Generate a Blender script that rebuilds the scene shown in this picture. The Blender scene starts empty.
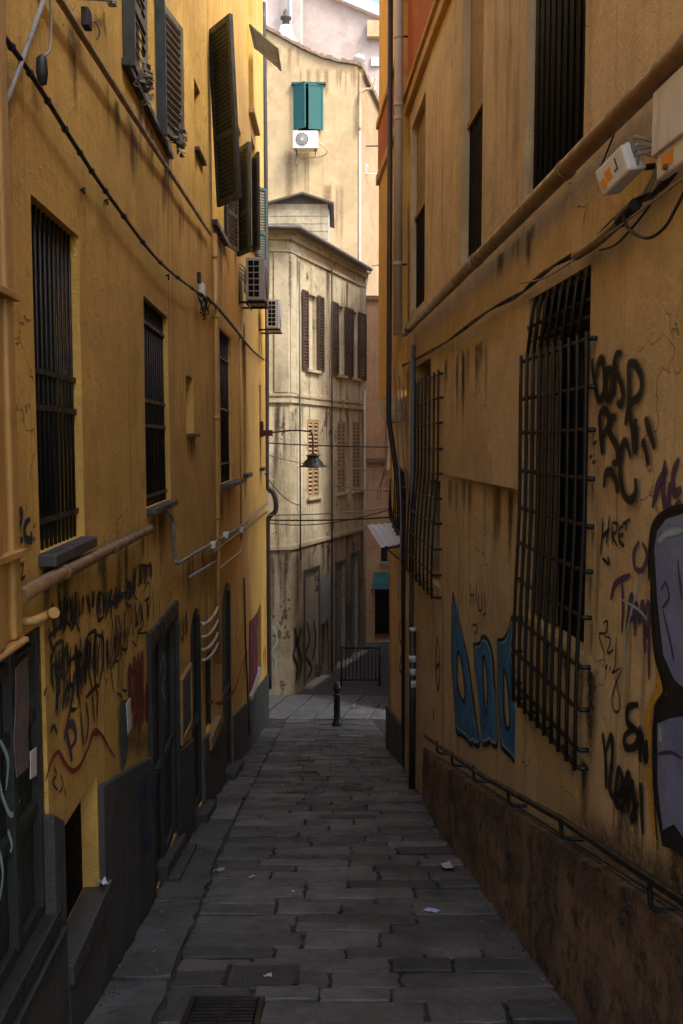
import bpy, bmesh, math, random
from mathutils import Vector, noise as mnoise
from mathutils.geometry import tessellate_polygon
R = math.radians
rnd = random.Random(7)
scene = bpy.context.scene
C = scene.collection

# ------------------------------------------------------------------ camera / measuring
F, CX, CY, CAMZ = 900.0, 341.5, 512.0, 6.29
TH = math.atan(70 / F); CT, ST = math.cos(TH), math.sin(TH)
def ray(px, py):
    a = (px - CX) / F; b = (CY - py) / F
    return Vector((a, CT + b * ST, -ST + b * CT))
def gz(y):                                   # street height (level at the crossing, rising towards the viewer)
    return 0.0 if y > 20 else 0.205 * (20 - max(y, -6))
def ground(px, py):                          # measured point on the street
    r = ray(px, py)
    t = -2.19 / (r.z + .205 * r.y)
    if t * r.y > 20 or t < 0: t = -CAMZ / r.z
    return Vector((t * r.x, t * r.y, CAMZ + t * r.z))
def at(px, py, y):                           # measured point in the frontal plane at distance y
    r = ray(px, py); t = y / r.y
    return Vector((t * r.x, y, CAMZ + t * r.z))

class Wall:
    """vertical wall standing on a plan polyline; u is y (axis 1) or x (axis 0); d is the distance in front of it"""
    def __init__(s, pts, axis, flip=1, wob=.006):
        s.p = [Vector(p) for p in pts]; s.a = axis; s.f = flip; s.w = wob
        s.n = []
        for a, b in zip(s.p, s.p[1:]):
            t = (b - a).normalized(); s.n.append(Vector((t.y, -t.x)) * flip)
    def seg(s, u):
        for i in range(len(s.p) - 1):
            if u <= s.p[i + 1][s.a] or i == len(s.p) - 2: return i
    def P(s, u, z, d=0.0):
        i = s.seg(u); a, b = s.p[i], s.p[i + 1]
        k = (u - a[s.a]) / (b[s.a] - a[s.a])
        q = a + (b - a) * k
        n = s.n[i]
        j = i + 1 if k > .5 else i - 1
        d += s.w * mnoise.noise(Vector((q.x * .9, q.y * .9, z * .9)))
        return Vector((q.x + n.x * d, q.y + n.y * d, z))
    def hit(s, px, py, d=0.0):
        r = ray(px, py)
        best = None; m = len(s.p) - 1
        for i in range(m):
            a = s.p[i] + s.n[i] * d; t = s.p[i + 1] - s.p[i]
            det = r.x * (-t.y) + t.x * r.y
            if abs(det) < 1e-9: continue
            T = (a.x * (-t.y) + t.x * a.y) / det
            k = (r.x * a.y - r.y * a.x) / det
            if T <= 0: continue
            lo = -9 if i == 0 else -.001; hi = 9 if i == m - 1 else 1.001
            if lo <= k <= hi and (best is None or T < best[0]):
                best = (T, (s.p[i] + t * k)[s.a], CAMZ + T * r.z)
        return best[1], best[2]

# ------------------------------------------------------------------ object helpers
def tag(o, label=None, cat=None, group=None, kind=None):
    if label: o['label'] = label
    if cat: o['category'] = cat
    if group: o['group'] = group
    if kind: o['kind'] = kind
    return o
def empty(name, loc, label, cat, group=None):
    o = bpy.data.objects.new(name, None); C.objects.link(o); o.location = loc
    o.empty_display_size = .1
    return tag(o, label, cat, group)
def worldloc(o):
    v = Vector(o.location)
    while o.parent: o = o.parent; v += Vector(o.location)
    return v
def link(name, bm, m, parent=None, label=None, bevel=0, smooth=False):
    bmesh.ops.recalc_face_normals(bm, faces=bm.faces[:])
    me = bpy.data.meshes.new(name)
    co = [v.co for v in bm.verts]
    lo = Vector((min(v.x for v in co), min(v.y for v in co), min(v.z for v in co)))
    hi = Vector((max(v.x for v in co), max(v.y for v in co), max(v.z for v in co)))
    base = Vector(((lo.x + hi.x) / 2, (lo.y + hi.y) / 2, lo.z))
    bmesh.ops.translate(bm, verts=bm.verts[:], vec=-base)
    if smooth:
        for f in bm.faces: f.smooth = True
    bm.to_mesh(me); bm.free()
    for mm in (m if isinstance(m, (list, tuple)) else [m]): me.materials.append(mm)
    o = bpy.data.objects.new(name, me); C.objects.link(o)
    if parent:
        o.parent = parent; o.location = base - worldloc(parent)
    else: o.location = base
    if label: o['label'] = label
    if bevel:
        b = o.modifiers.new('b', 'BEVEL'); b.width = bevel; b.segments = 2; b.limit_method = 'ANGLE'
    return o
def BM(): return bmesh.new()
def quad(bm, *p, mi=0):
    f = bm.faces.new([bm.verts.new(q) for q in p]); f.material_index = mi; return f
def hexa(bm, p, mi=0):                       # 8 corners: 0-3 one end, 4-7 the other
    v = [bm.verts.new(q) for q in p]
    for f in ((0, 1, 2, 3), (7, 6, 5, 4), (0, 4, 5, 1), (1, 5, 6, 2), (2, 6, 7, 3), (3, 7, 4, 0)):
        bm.faces.new([v[i] for i in f]).material_index = mi
def box(bm, lo, hi, mi=0):
    (a, b, c), (d, e, f) = lo, hi
    hexa(bm, [Vector(q) for q in ((a, b, c), (d, b, c), (d, e, c), (a, e, c), (a, b, f), (d, b, f), (d, e, f), (a, e, f))], mi)
def obox(bm, o, ex, ey, ez, mi=0):
    o = Vector(o); hexa(bm, [o, o + ex, o + ex + ey, o + ey, o + ez, o + ex + ez, o + ex + ey + ez, o + ey + ez], mi)
def wbox(bm, W, u0, u1, z0, z1, d0, d1, mi=0, z0b=None, z1b=None):   # box lying on a wall; z0b/z1b at the u1 end for sloped ones
    z0b = z0 if z0b is None else z0b; z1b = z1 if z1b is None else z1b
    n = max(1, int(abs(u1 - u0) / 1.5))
    for i in range(n):
        ka, kb = i / n, (i + 1) / n
        ua, ub = u0 + (u1 - u0) * ka, u0 + (u1 - u0) * kb
        za0, zb0 = z0 + (z0b - z0) * ka, z0 + (z0b - z0) * kb
        za1, zb1 = z1 + (z1b - z1) * ka, z1 + (z1b - z1) * kb
        v = [bm.verts.new(q) for q in (W.P(ua, za0, d0), W.P(ua, za0, d1), W.P(ua, za1, d1), W.P(ua, za1, d0),
             W.P(ub, zb0, d0), W.P(ub, zb0, d1), W.P(ub, zb1, d1), W.P(ub, zb1, d0))]
        fs = [(0, 4, 5, 1), (1, 5, 6, 2), (2, 6, 7, 3), (3, 7, 4, 0)]
        if i == 0: fs.append((0, 1, 2, 3))
        if i == n - 1: fs.append((7, 6, 5, 4))
        for f in fs: bm.faces.new([v[k] for k in f]).material_index = mi
    bmesh.ops.remove_doubles(bm, verts=bm.verts[:], dist=.0002)
def tube(bm, pts, r, seg=8, cap=True, mi=0):
    pts = [Vector(p) for p in pts]; rings = []
    n = len(pts)
    up = None
    for i, p in enumerate(pts):
        t = (pts[min(i + 1, n - 1)] - pts[max(i - 1, 0)]).normalized()
        if up is None:
            up = Vector((0, 0, 1)) if abs(t.z) < .9 else Vector((1, 0, 0))
        x = (up - t * up.dot(t)).normalized(); up = x; y = t.cross(x)
        rr = r[i] if isinstance(r, (list, tuple)) else r
        rings.append([bm.verts.new(p + (x * math.cos(a) + y * math.sin(a)) * rr) for a in [2 * math.pi * k / seg for k in range(seg)]])
    for a, b in zip(rings, rings[1:]):
        for k in range(seg):
            f = bm.faces.new((a[k], a[(k + 1) % seg], b[(k + 1) % seg], b[k])); f.smooth = True; f.material_index = mi
    if cap:
        bm.faces.new(rings[0]).material_index = mi; bm.faces.new(rings[-1][::-1]).material_index = mi
def lathe(bm, c, prof, seg=20, mi=0):        # prof: (radius, z) pairs
    c = Vector(c); rings = [[bm.verts.new(c + Vector((r * math.cos(2 * math.pi * k / seg), r * math.sin(2 * math.pi * k / seg), z))) for k in range(seg)] for r, z in prof]
    for a, b in zip(rings, rings[1:]):
        for k in range(seg):
            f = bm.faces.new((a[k], a[(k + 1) % seg], b[(k + 1) % seg], b[k])); f.smooth = True; f.material_index = mi
    bm.faces.new(rings[0]); bm.faces.new(rings[-1])
def smooth_path(pts, k=6):
    pts = [Vector(p) for p in pts]
    if len(pts) < 3:
        return [pts[0].lerp(pts[1], i / k) for i in range(k + 1)] if len(pts) == 2 else pts
    out = []
    for i in range(len(pts) - 1):
        p0 = pts[max(i - 1, 0)]; p1 = pts[i]; p2 = pts[i + 1]; p3 = pts[min(i + 2, len(pts) - 1)]
        for j in range(k):
            t = j / k
            out.append(.5 * ((2 * p1) + (p2 - p0) * t + (2 * p0 - 5 * p1 + 4 * p2 - p3) * t * t + (3 * p1 - p0 - 3 * p2 + p3) * t ** 3))
    out.append(pts[-1]); return out
def sag(a, b, drop, n=14):
    a, b = Vector(a), Vector(b)
    return [a.lerp(b, i / n) - Vector((0, 0, drop * 4 * (i / n) * (1 - i / n))) for i in range(n + 1)]

# ------------------------------------------------------------------ materials
def newmat(name):
    m = bpy.data.materials.new(name); m.use_nodes = True
    nt = m.node_tree; b = nt.nodes['Principled BSDF']
    return m, nt, b
class NB:
    def __init__(s, nt): s.nt = nt
    def n(s, t, **kw):
        x = s.nt.nodes.new(t)
        for k, v in kw.items():
            if k.startswith('i_'): x.inputs[k[2:].replace('_', ' ')].default_value = v
            else: setattr(x, k, v)
        return x
    def l(s, a, b): s.nt.links.new(a, b)
    def pos(s, scale=(1, 1, 1)):
        g = s.n('ShaderNodeNewGeometry'); v = s.n('ShaderNodeVectorMath', operation='MULTIPLY')
        v.inputs[1].default_value = scale; s.l(g.outputs['Position'], v.inputs[0]); return v.outputs[0]
    def noise(s, vec, scale, detail=4, rough=.6):
        x = s.n('ShaderNodeTexNoise'); x.inputs['Scale'].default_value = scale; x.inputs['Detail'].default_value = detail
        x.inputs['Roughness'].default_value = rough; s.l(vec, x.inputs['Vector']); return x.outputs[0]
    def ramp(s, f, a, b, va=0., vb=1.):
        x = s.n('ShaderNodeMapRange', interpolation_type='SMOOTHSTEP'); s.l(f, x.inputs[0])
        for i, v in zip((1, 2, 3, 4), (a, b, va, vb)): x.inputs[i].default_value = v
        return x.outputs[0]
    def mix(s, f, a, b, blend='MIX'):
        x = s.n('ShaderNodeMix', data_type='RGBA', blend_type=blend)
        (s.l(f, x.inputs[0]) if hasattr(f, 'links') else setattr(x.inputs[0], 'default_value', f))
        for v, i in ((a, 6), (b, 7)):
            if hasattr(v, 'links'): s.l(v, x.inputs[i])
            else: x.inputs[i].default_value = (*v, 1)
        return x.outputs[2]
    def math(s, op, a, b):
        x = s.n('ShaderNodeMath', operation=op)
        for i, v in enumerate((a, b)):
            if hasattr(v, 'links'): s.l(v, x.inputs[i])
            else: x.inputs[i].default_value = v
        return x.outputs[0]
    def bump(s, b, h, strength, dist):
        x = s.n('ShaderNodeBump'); x.inputs['Strength'].default_value = strength; x.inputs['Distance'].default_value = dist
        s.l(h, x.inputs['Height']); s.l(x.outputs[0], b.inputs['Normal'])

def plaster(name, base, dark, stain=(.05, .035, .02), streak=.55, blotch=.6, rough=.88, peel=None, peel_at=.62, bump=.5, peel_scale=1.3, crack=.5, zn=(.42, .58)):
    m, nt, b = newmat(name); k = NB(nt)
    p = k.pos()
    big = k.ramp(k.noise(p, .55, 6, .68), .36, .64)
    col = k.mix(k.math('MULTIPLY', big, blotch), base, dark)
    mid = k.ramp(k.noise(p, 2.3, 7, .74), .38, .66)
    hi = tuple(min(1, c * f) for c, f in zip(base, (1.22, 1.24, 1.3)))
    col = k.mix(k.math('MULTIPLY', mid, .55), col, hi)
    # repaired patches: whole areas one shade off
    vo = k.n('ShaderNodeTexVoronoi'); vo.inputs['Scale'].default_value = .9
    wv = k.n('ShaderNodeVectorMath', operation='ADD'); k.l(p, wv.inputs[0])
    wn = k.n('ShaderNodeTexNoise'); wn.inputs['Scale'].default_value = 1.7; wn.inputs['Detail'].default_value = 5; k.l(p, wn.inputs['Vector']); k.l(wn.outputs['Color'], wv.inputs[1]); k.l(wv.outputs[0], vo.inputs['Vector'])
    cell = k.n('ShaderNodeSeparateXYZ'); k.l(vo.outputs['Color'], cell.inputs[0])
    col = k.mix(k.math('MULTIPLY', k.ramp(cell.outputs[0], .62, .66), .28), col, tuple(c * .62 for c in base))
    col = k.mix(k.math('MULTIPLY', k.ramp(cell.outputs[1], .72, .76), .22), col, hi)
    st = k.ramp(k.noise(k.pos((4.2, 4.2, .26)), 1.0, 7, .68), .50, .72)
    zone = k.ramp(k.noise(p, .5, 3, .5), *zn)
    col = k.mix(k.math('MULTIPLY', k.math('MULTIPLY', st, zone), streak), col, stain)
    st2 = k.ramp(k.noise(k.pos((15, 15, .5)), 1.0, 5, .65), .52, .74)
    col = k.mix(k.math('MULTIPLY', st2, streak * .55), col, tuple(c * .7 for c in dark))
    spot = k.ramp(k.noise(p, 8, 7, .8), .58, .70)
    col = k.mix(k.math('MULTIPLY', spot, .5), col, stain)
    fine = k.ramp(k.noise(p, 34, 4, .7), .35, .68)
    col = k.mix(k.math('MULTIPLY', fine, .22), col, dark)
    # hairline cracks
    vc = k.n('ShaderNodeTexVoronoi', feature='DISTANCE_TO_EDGE'); vc.inputs['Scale'].default_value = 1.1; k.l(wv.outputs[0], vc.inputs['Vector'])
    ck = k.math('MULTIPLY', k.ramp(vc.outputs['Distance'], .002, .007, 1, 0), k.ramp(k.noise(p, .8, 3, .5), .52, .62))
    col = k.mix(k.math('MULTIPLY', ck, crack), col, tuple(c * .5 for c in stain))
    h = k.math('ADD', k.math('MULTIPLY', k.noise(p, 4, 7, .66), 1.0), k.math('MULTIPLY', k.noise(p, 48, 4, .65), .28))
    h = k.math('SUBTRACT', h, k.math('MULTIPLY', ck, .5))
    if peel:
        pn = k.noise(k.pos((1, 1, .75)), peel_scale, 10, .74)
        pk = k.ramp(pn, peel_at, peel_at + .012)
        pc = k.mix(k.ramp(k.noise(p, 6, 6, .75), .35, .68), peel, tuple(c * .4 for c in peel))
        rim = k.math('SUBTRACT', k.ramp(pn, peel_at - .022, peel_at), pk)
        col = k.mix(k.math('MULTIPLY', rim, .5), col, tuple(min(1, c * 1.25) for c in base))
        col = k.mix(pk, col, pc)
        h = k.math('SUBTRACT', h, k.math('MULTIPLY', pk, 1.0))
    k.l(col, b.inputs['Base Color'])
    k.l(k.ramp(k.noise(p, 3, 5, .6), .3, .7, rough - .16, min(1, rough + .06)), b.inputs['Roughness'])
    b.inputs['Specular IOR Level'].default_value = .3
    k.bump(b, h, bump, .03)
    return m
def paint(name, base, rough=.55, var=.35, dirt=(.03, .028, .025), dirt_k=.5, metal=0., scale=6, bump=.15, spec=.4):
    m, nt, b = newmat(name); k = NB(nt); p = k.pos()
    col = k.mix(k.math('MULTIPLY', k.ramp(k.noise(p, scale, 5, .65), .35, .7), var), base, tuple(c * .55 for c in base))
    col = k.mix(k.math('MULTIPLY', k.ramp(k.noise(k.pos((scale * 2, scale * 2, scale * .3)), 1, 5, .7), .5, .75), dirt_k), col, dirt)
    k.l(col, b.inputs['Base Color']); b.inputs['Metallic'].default_value = metal
    k.l(k.ramp(k.noise(p, scale * 1.7, 4, .6), .3, .7, max(.05, rough - .15), min(1, rough + .15)), b.inputs['Roughness'])
    b.inputs['Specular IOR Level'].default_value = spec
    k.bump(b, k.noise(p, 40, 4, .6), bump, .004)
    return m
def spray(name, base, soft=.22, rough=.6, fade=.15, amount=1., along=False):     # spray paint on plaster: thin at the edges of a stroke
    m, nt, b = newmat(name); k = NB(nt)
    uv = k.n('ShaderNodeUVMap'); sp = k.n('ShaderNodeSeparateXYZ'); k.l(uv.outputs[0], sp.inputs[0])
    e = k.math('ABSOLUTE', k.math('SUBTRACT', sp.outputs[1], .5), 0)
    a = k.ramp(e, .5 - soft, .5, 1, 0)
    p = k.pos()
    w = k.ramp(k.noise(p, 22, 5, .7), .3, .62, 1 - fade, 1)
    a = k.math('MULTIPLY', k.math('MULTIPLY', a, w), amount)
    if along: a = k.math('MULTIPLY', a, k.math('MULTIPLY', k.ramp(sp.outputs[0], 0, .22), k.ramp(sp.outputs[0], .45, 1, 1, 0)))
    k.l(k.mix(k.math('MULTIPLY', k.noise(p, 9, 4, .6), .5), base, tuple(min(1, c * 1.6 + .02) for c in base)), b.inputs['Base Color'])
    b.inputs['Roughness'].default_value = rough; b.inputs['Specular IOR Level'].default_value = .3
    k.l(a, b.inputs['Alpha'])
    return m

M = {}
M['ochre'] = plaster('ochre_plaster', (.63, .39, .095), (.43, .25, .06), stain=(.10, .058, .022), streak=.75, bump=.7, peel=(.45, .36, .24), peel_at=.70, peel_scale=2.2)
M['yellow'] = plaster('yellow_plaster', (.68, .415, .10), (.54, .30, .068), stain=(.16, .09, .03), streak=.6, bump=.6)
M['brown'] = plaster('brown_ochre_plaster', (.64, .475, .24), (.45, .32, .155), stain=(.085, .06, .032), streak=.75, bump=.75, peel=(.44, .36, .26), peel_at=.70, peel_scale=2.4)
M['red'] = plaster('red_plaster', (.42, .11, .035), (.30, .08, .03), streak=.3)
M['trimcream'] = plaster('ochre_cornice_plaster', (.52, .33, .13), (.36, .21, .09), streak=.4)
M['orange'] = plaster('orange_plaster', (.62, .40, .24), (.48, .28, .15), streak=.5)
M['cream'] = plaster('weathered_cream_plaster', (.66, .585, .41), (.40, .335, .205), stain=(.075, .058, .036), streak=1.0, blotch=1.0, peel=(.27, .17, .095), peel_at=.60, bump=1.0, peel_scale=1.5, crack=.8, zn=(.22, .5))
M['peachside'] = plaster('darkened_peach_side', (.42, .285, .15), (.34, .21, .10), stain=(.25, .14, .07), streak=.4)  # darker peach: shade put into the colour against the raking sun
M['creamlow'] = plaster('lower_cream_plaster', (.42, .36, .25), (.24, .19, .125), stain=(.06, .045, .03), streak=1.0, blotch=1.0, peel=(.21, .13, .075), peel_at=.575, bump=1.0, peel_scale=1.6, crack=.8, zn=(.22, .5))  # darker, browner cream for the ground storey
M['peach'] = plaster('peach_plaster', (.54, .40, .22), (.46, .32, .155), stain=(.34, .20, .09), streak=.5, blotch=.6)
M['pink'] = plaster('pale_pink_plaster', (.50, .41, .36), (.44, .35, .30), stain=(.5, .38, .3), streak=.25)
M['creamtrim'] = plaster('pale_cornice_plaster', (.54, .48, .34), (.32, .26, .165), stain=(.09, .065, .04), streak=.95, blotch=.9, bump=.8)
M['plinth'] = plaster('grey_plinth_plaster', (.072, .073, .064), (.034, .034, .030), stain=(.17, .155, .125), streak=.5, bump=.9)
m, nt, b = newmat('rough_brown_render'); k = NB(nt); p = k.pos(); M['rough'] = m
col = k.mix(k.ramp(k.noise(p, 1.6, 8, .72), .40, .60), (.34, .225, .13), (.13, .10, .072))
col = k.mix(k.math('MULTIPLY', k.ramp(k.noise(p, 7, 8, .78), .48, .62), .75), col, (.03, .027, .023))
col = k.mix(k.math('MULTIPLY', k.ramp(k.noise(p, 42, 5, .8), .5, .64), .65), col, (.36, .25, .15))
col = k.mix(k.math('MULTIPLY', k.ramp(k.noise(k.pos((3, 3, .5)), 1.2, 6, .7), .55, .7), .7), col, (.34, .18, .085))
k.l(col, b.inputs['Base Color']); b.inputs['Roughness'].default_value = .95; b.inputs['Specular IOR Level'].default_value = .2
k.bump(b, k.math('ADD', k.noise(p, 14, 8, .75), k.math('MULTIPLY', k.noise(p, 70, 4, .7), .4)), 1.0, .05)
M['black'] = paint('black_void', (.006, .006, .006), rough=.9, spec=.1)
M['iron'] = paint('dark_iron', (.020, .020, .018), rough=.45, metal=.3, dirt=(.075, .045, .026), dirt_k=.4)
M['greymetal'] = paint('grey_painted_metal', (.10, .105, .10), rough=.5, dirt=(.05, .035, .025), dirt_k=.45)
M['gatemetal'] = paint('grey_roller_metal', (.20, .19, .165), rough=.5, dirt=(.07, .05, .035), dirt_k=.5)
M['darkdoor'] = paint('dark_door_paint', (.026, .031, .027), rough=.5, dirt=(.11, .11, .10), dirt_k=.35)
M['slate'] = paint('slate_sill', (.062, .06, .056), rough=.55, dirt=(.05, .05, .045))
M['stone'] = paint('pale_stone', (.40, .37, .31), rough=.8, dirt=(.16, .13, .1))
M['pipebrown'] = paint('brown_drainpipe', (.25, .15, .068), rough=.42, var=.5, dirt=(.06, .035, .02), dirt_k=.6)
M['pipeochre'] = paint('ochre_painted_pipe', (.45, .26, .075), rough=.5, dirt=(.15, .08, .03), dirt_k=.4)
M['pipebeige'] = paint('beige_downpipe', (.56, .45, .30), rough=.5, dirt=(.16, .10, .06), dirt_k=.4)
M['pipedark'] = paint('dark_downpipe', (.035, .028, .024), rough=.5)
M['pipewhite'] = paint('white_pipe', (.62, .58, .50), rough=.5, dirt=(.25, .2, .15))
M['cable'] = paint('black_cable', (.018, .017, .016), rough=.6)
M['greycable'] = paint('grey_cable', (.25, .24, .22), rough=.6)
M['shutter'] = paint('dark_green_shutter', (.020, .026, .024), rough=.45, dirt=(.10, .09, .07), dirt_k=.3)
M['shutterpale'] = paint('weathered_shutter', (.17, .15, .11), rough=.7, var=.6, dirt=(.03, .03, .028), dirt_k=.6)
M['shuttergreen'] = paint('grey_green_shutter', (.13, .20, .16), rough=.6, dirt=(.08, .08, .06))
M['shutterbrown'] = paint('dark_brown_shutter', (.075, .046, .034), rough=.6, dirt=(.12, .09, .07), dirt_k=.25)
M['shutterrust'] = paint('orange_brown_shutter', (.40, .28, .16), rough=.7, dirt=(.16, .10, .06))
M['teal'] = paint('teal_shutter', (.012, .11, .095), rough=.5, var=.3, dirt=(.01, .06, .055), dirt_k=.3)
M['tealcloth'] = paint('teal_awning', (.03, .13, .125), rough=.8, dirt=(.06, .09, .08))
M['white'] = paint('off_white_paint', (.70, .68, .62), rough=.5, var=.15, dirt=(.38, .34, .28), dirt_k=.35)
M['acgrey'] = paint('grey_beige_casing', (.36, .32, .25), rough=.5, dirt=(.18, .14, .1), dirt_k=.4)
M['boxgrey'] = paint('grey_plastic', (.66, .65, .62), rough=.5, var=.15, dirt=(.24, .19, .13), dirt_k=.4)
M['sticker'] = paint('orange_sticker', (.80, .30, .03), rough=.5, var=.1, dirt_k=.15)
M['lampblack'] = paint('black_enamel', (.014, .013, .013), rough=.35)
M['redmetal'] = paint('dark_red_metal', (.10, .022, .018), rough=.55)
M['panel'] = paint('pale_window_panel', (.62, .56, .42), rough=.6, dirt=(.4, .33, .22), dirt_k=.3)
M['olive'] = paint('olive_board', (.15, .115, .062), rough=.7, dirt=(.05, .04, .025))
M['ochrepanel'] = paint('ochre_panel', (.30, .19, .075), rough=.7, dirt=(.2, .12, .05), dirt_k=.3)
M['roof'] = paint('slate_roof', (.26, .25, .23), rough=.75, var=.6, dirt=(.5, .47, .4), dirt_k=.5, scale=3)
M['tile'] = paint('old_roof_tile', (.30, .21, .14), rough=.85, var=.6, dirt=(.12, .1, .07))
M['zinc'] = paint('weathered_zinc', (.58, .59, .60), rough=.5, var=.35, dirt=(.2, .17, .14), dirt_k=.4)
M['gutter'] = paint('dark_gutter', (.10, .085, .07), rough=.55)
M['paper'] = paint('white_paper', (.55, .54, .52), rough=.8, var=.15, dirt_k=.15)
M['paperblue'] = paint('pale_blue_paper', (.50, .60, .82), rough=.7, var=.15, dirt_k=.1)
M['poster'] = paint('faded_poster', (.15, .12, .115), rough=.8, var=.8, dirt=(.22, .06, .10), dirt_k=.7, scale=7)
M['faded'] = paint('faded_sheet', (.24, .28, .28), rough=.8, var=.6, dirt=(.30, .24, .16), dirt_k=.7, scale=4)
M['magenta'] = paint('magenta_poster', (.17, .014, .03), rough=.7, var=.6, dirt=(.42, .32, .36), dirt_k=.85, scale=7)
M['notice'] = paint('green_grey_notice', (.07, .085, .07), rough=.6, dirt=(.17, .13, .18), dirt_k=.6)
M['redpatch'] = spray('oxblood_paint', (.13, .010, .016), soft=.12, fade=.75)
M['plant'] = paint('dry_leaves', (.16, .15, .12), rough=.9, var=.7)
M['spblack'] = spray('black_spray', (.008, .008, .009))
M['halo'] = spray('overspray', (.012, .012, .013), soft=.5, fade=.5, amount=.38)
M['grime'] = spray('grime_run', (.055, .038, .020), soft=.5, fade=.6, amount=.5, along=True)
M['tanrun'] = spray('tan_run', (.34, .22, .11), soft=.5, fade=.6, amount=.6, along=True)
M['grimeshade'] = spray('dark_grime_and_shade', (.022, .018, .013), soft=.5, fade=.65, amount=.62, along=True)  # grime runs, and the painted shade behind the big cage
M['rust'] = spray('rust_run', (.16, .06, .02), soft=.5, fade=.7, amount=.6, along=True)
M['spthin'] = spray('black_marker', (.012, .012, .016), soft=.12, fade=.3)
M['spnavy'] = spray('navy_spray', (.012, .02, .035), soft=.2)
M['spgreen'] = spray('dark_green_spray', (.02, .03, .015), soft=.2)
M['spred'] = spray('red_spray', (.20, .012, .012), soft=.15, fade=.25)
M['sppurple'] = spray('purple_spray', (.07, .035, .08), soft=.2)
M['sppale'] = spray('pale_blue_spray', (.28, .42, .48), soft=.3)
M['spbluep'] = spray('blue_marker', (.025, .05, .11), soft=.45, fade=.8)
M['midblue'] = spray('mid_blue_spray', (.06, .30, .48), soft=.5, fade=.5, amount=.6)
M['spyellow'] = spray('yellow_spray', (.50, .28, .02), soft=.45, fade=.4)
def fillmat(name, a, b_, dirt, scale=5):
    m, nt, b = newmat(name); k = NB(nt); p = k.pos()
    col = k.mix(k.ramp(k.noise(p, scale, 5, .6), .3, .7), a, b_)
    col = k.mix(k.math('MULTIPLY', k.ramp(k.noise(k.pos((9, 9, 2)), 1, 5, .7), .55, .75), .5), col, dirt)
    k.l(col, b.inputs['Base Color']); b.inputs['Roughness'].default_value = .7
    k.bump(b, k.math('ADD', k.noise(p, 5, 6, .6), k.math('MULTIPLY', k.noise(p, 60, 3, .6), .22)), .5, .02)
    return m
M['fillblue'] = fillmat('blue_fill', (.04, .23, .44), (.02, .12, .25), (.03, .05, .06))
M['filllilac'] = fillmat('lilac_fill', (.22, .25, .42), (.14, .16, .30), (.32, .34, .42), 3)
M['fillblack'] = fillmat('black_fill', (.008, .008, .009), (.012, .012, .013), (.02, .02, .02))

m, nt, b = newmat('dark_window_glass'); M['glass'] = m; b.inputs['Base Color'].default_value = (.010, .012, .012, 1); b.inputs['Roughness'].default_value = .12
kk_ = NB(nt); kk_.bump(b, kk_.noise(kk_.pos(), 5, 2, .5), .15, .02)
# paving
def slabmat(name, a, b_, dirt):
    m, nt, b = newmat(name); k = NB(nt); p = k.pos()
    g = k.n('ShaderNodeNewGeometry')
    col = k.mix(g.outputs['Random Per Island'], a, b_)
    col = k.mix(k.math('MULTIPLY', k.ramp(k.noise(p, 2.2, 7, .7), .4, .68), .6), col, tuple(c * .5 for c in a))
    col = k.mix(k.math('MULTIPLY', k.ramp(k.noise(p, 11, 6, .75), .5, .74), .4), col, dirt)
    col = k.mix(k.math('MULTIPLY', k.ramp(k.noise(p, 38, 4, .7), .64, .72), .5), col, tuple(min(1, c * 2.2) for c in b_))
    k.l(col, b.inputs['Base Color'])
    k.l(k.ramp(k.noise(p, 3.3, 6, .7), .35, .65, .34, .72), b.inputs['Roughness'])
    b.inputs['Specular IOR Level'].default_value = .4
    h = k.math('ADD', k.noise(p, 7, 7, .65), k.math('MULTIPLY', k.noise(k.pos((18, 60, 18)), 1, 4, .6), .35))
    k.bump(b, h, .75, .022)
    return m
M['slab'] = slabmat('worn_basalt_slabs', (.062, .063, .060), (.185, .182, .168), (.034, .031, .026))
M['slabpale'] = slabmat('pale_crossing_slabs', (.13, .134, .14), (.18, .182, .185), (.06, .058, .052))
M['joint'] = paint('joint_dirt', (.05, .045, .038), rough=.95, var=.6, dirt=(.07, .06, .045), scale=9, bump=.8)
M['asphalt'] = paint('worn_asphalt', (.085, .083, .08), rough=.85, var=.5, dirt=(.13, .12, .11), scale=4, bump=.6)
M['leaf'] = paint('dry_leaf', (.20, .14, .075), rough=.9, var=.8, scale=20)
M['earth'] = paint('distant_ground', (.12, .11, .1), rough=.95)

# ------------------------------------------------------------------ plan of the walls
WL = Wall([(-1.2, -30), (-1.254, 0), (-1.587, 9), (-1.675, 20)], 1, 1)        # left side, faces +x
WR = Wall([(1.80, -30), (1.731, 0), (1.040, 10.8), (.930, 12.9)], 1, -1)         # right side, faces -x
WR2L = Wall([(1.0, 12.9), (.825, 15.4)], 1, -1)
WR2U = Wall([(.80, 12.9), (.63, 15.6)], 1, -1)
WC = Wall([(-1.25, 21.9), (.70, 27.0)], 1, 1)                            # weathered house, long front
WCL = Wall([(-4.5, 21.55), (-1.25, 21.9)], 0, 1)                         # its narrow end
WD = Wall([(-7, 32.0), (.55, 32.0)], 0, 1)
WDS = Wall([(.55, 32.0), (2.6, 40.5)], 1, 1)
LH = WL.hit; RH = WR.hit
LTOP, YTOP, RTOP = CAMZ + 6.3, CAMZ + 10.4, CAMZ + 6.7

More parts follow.
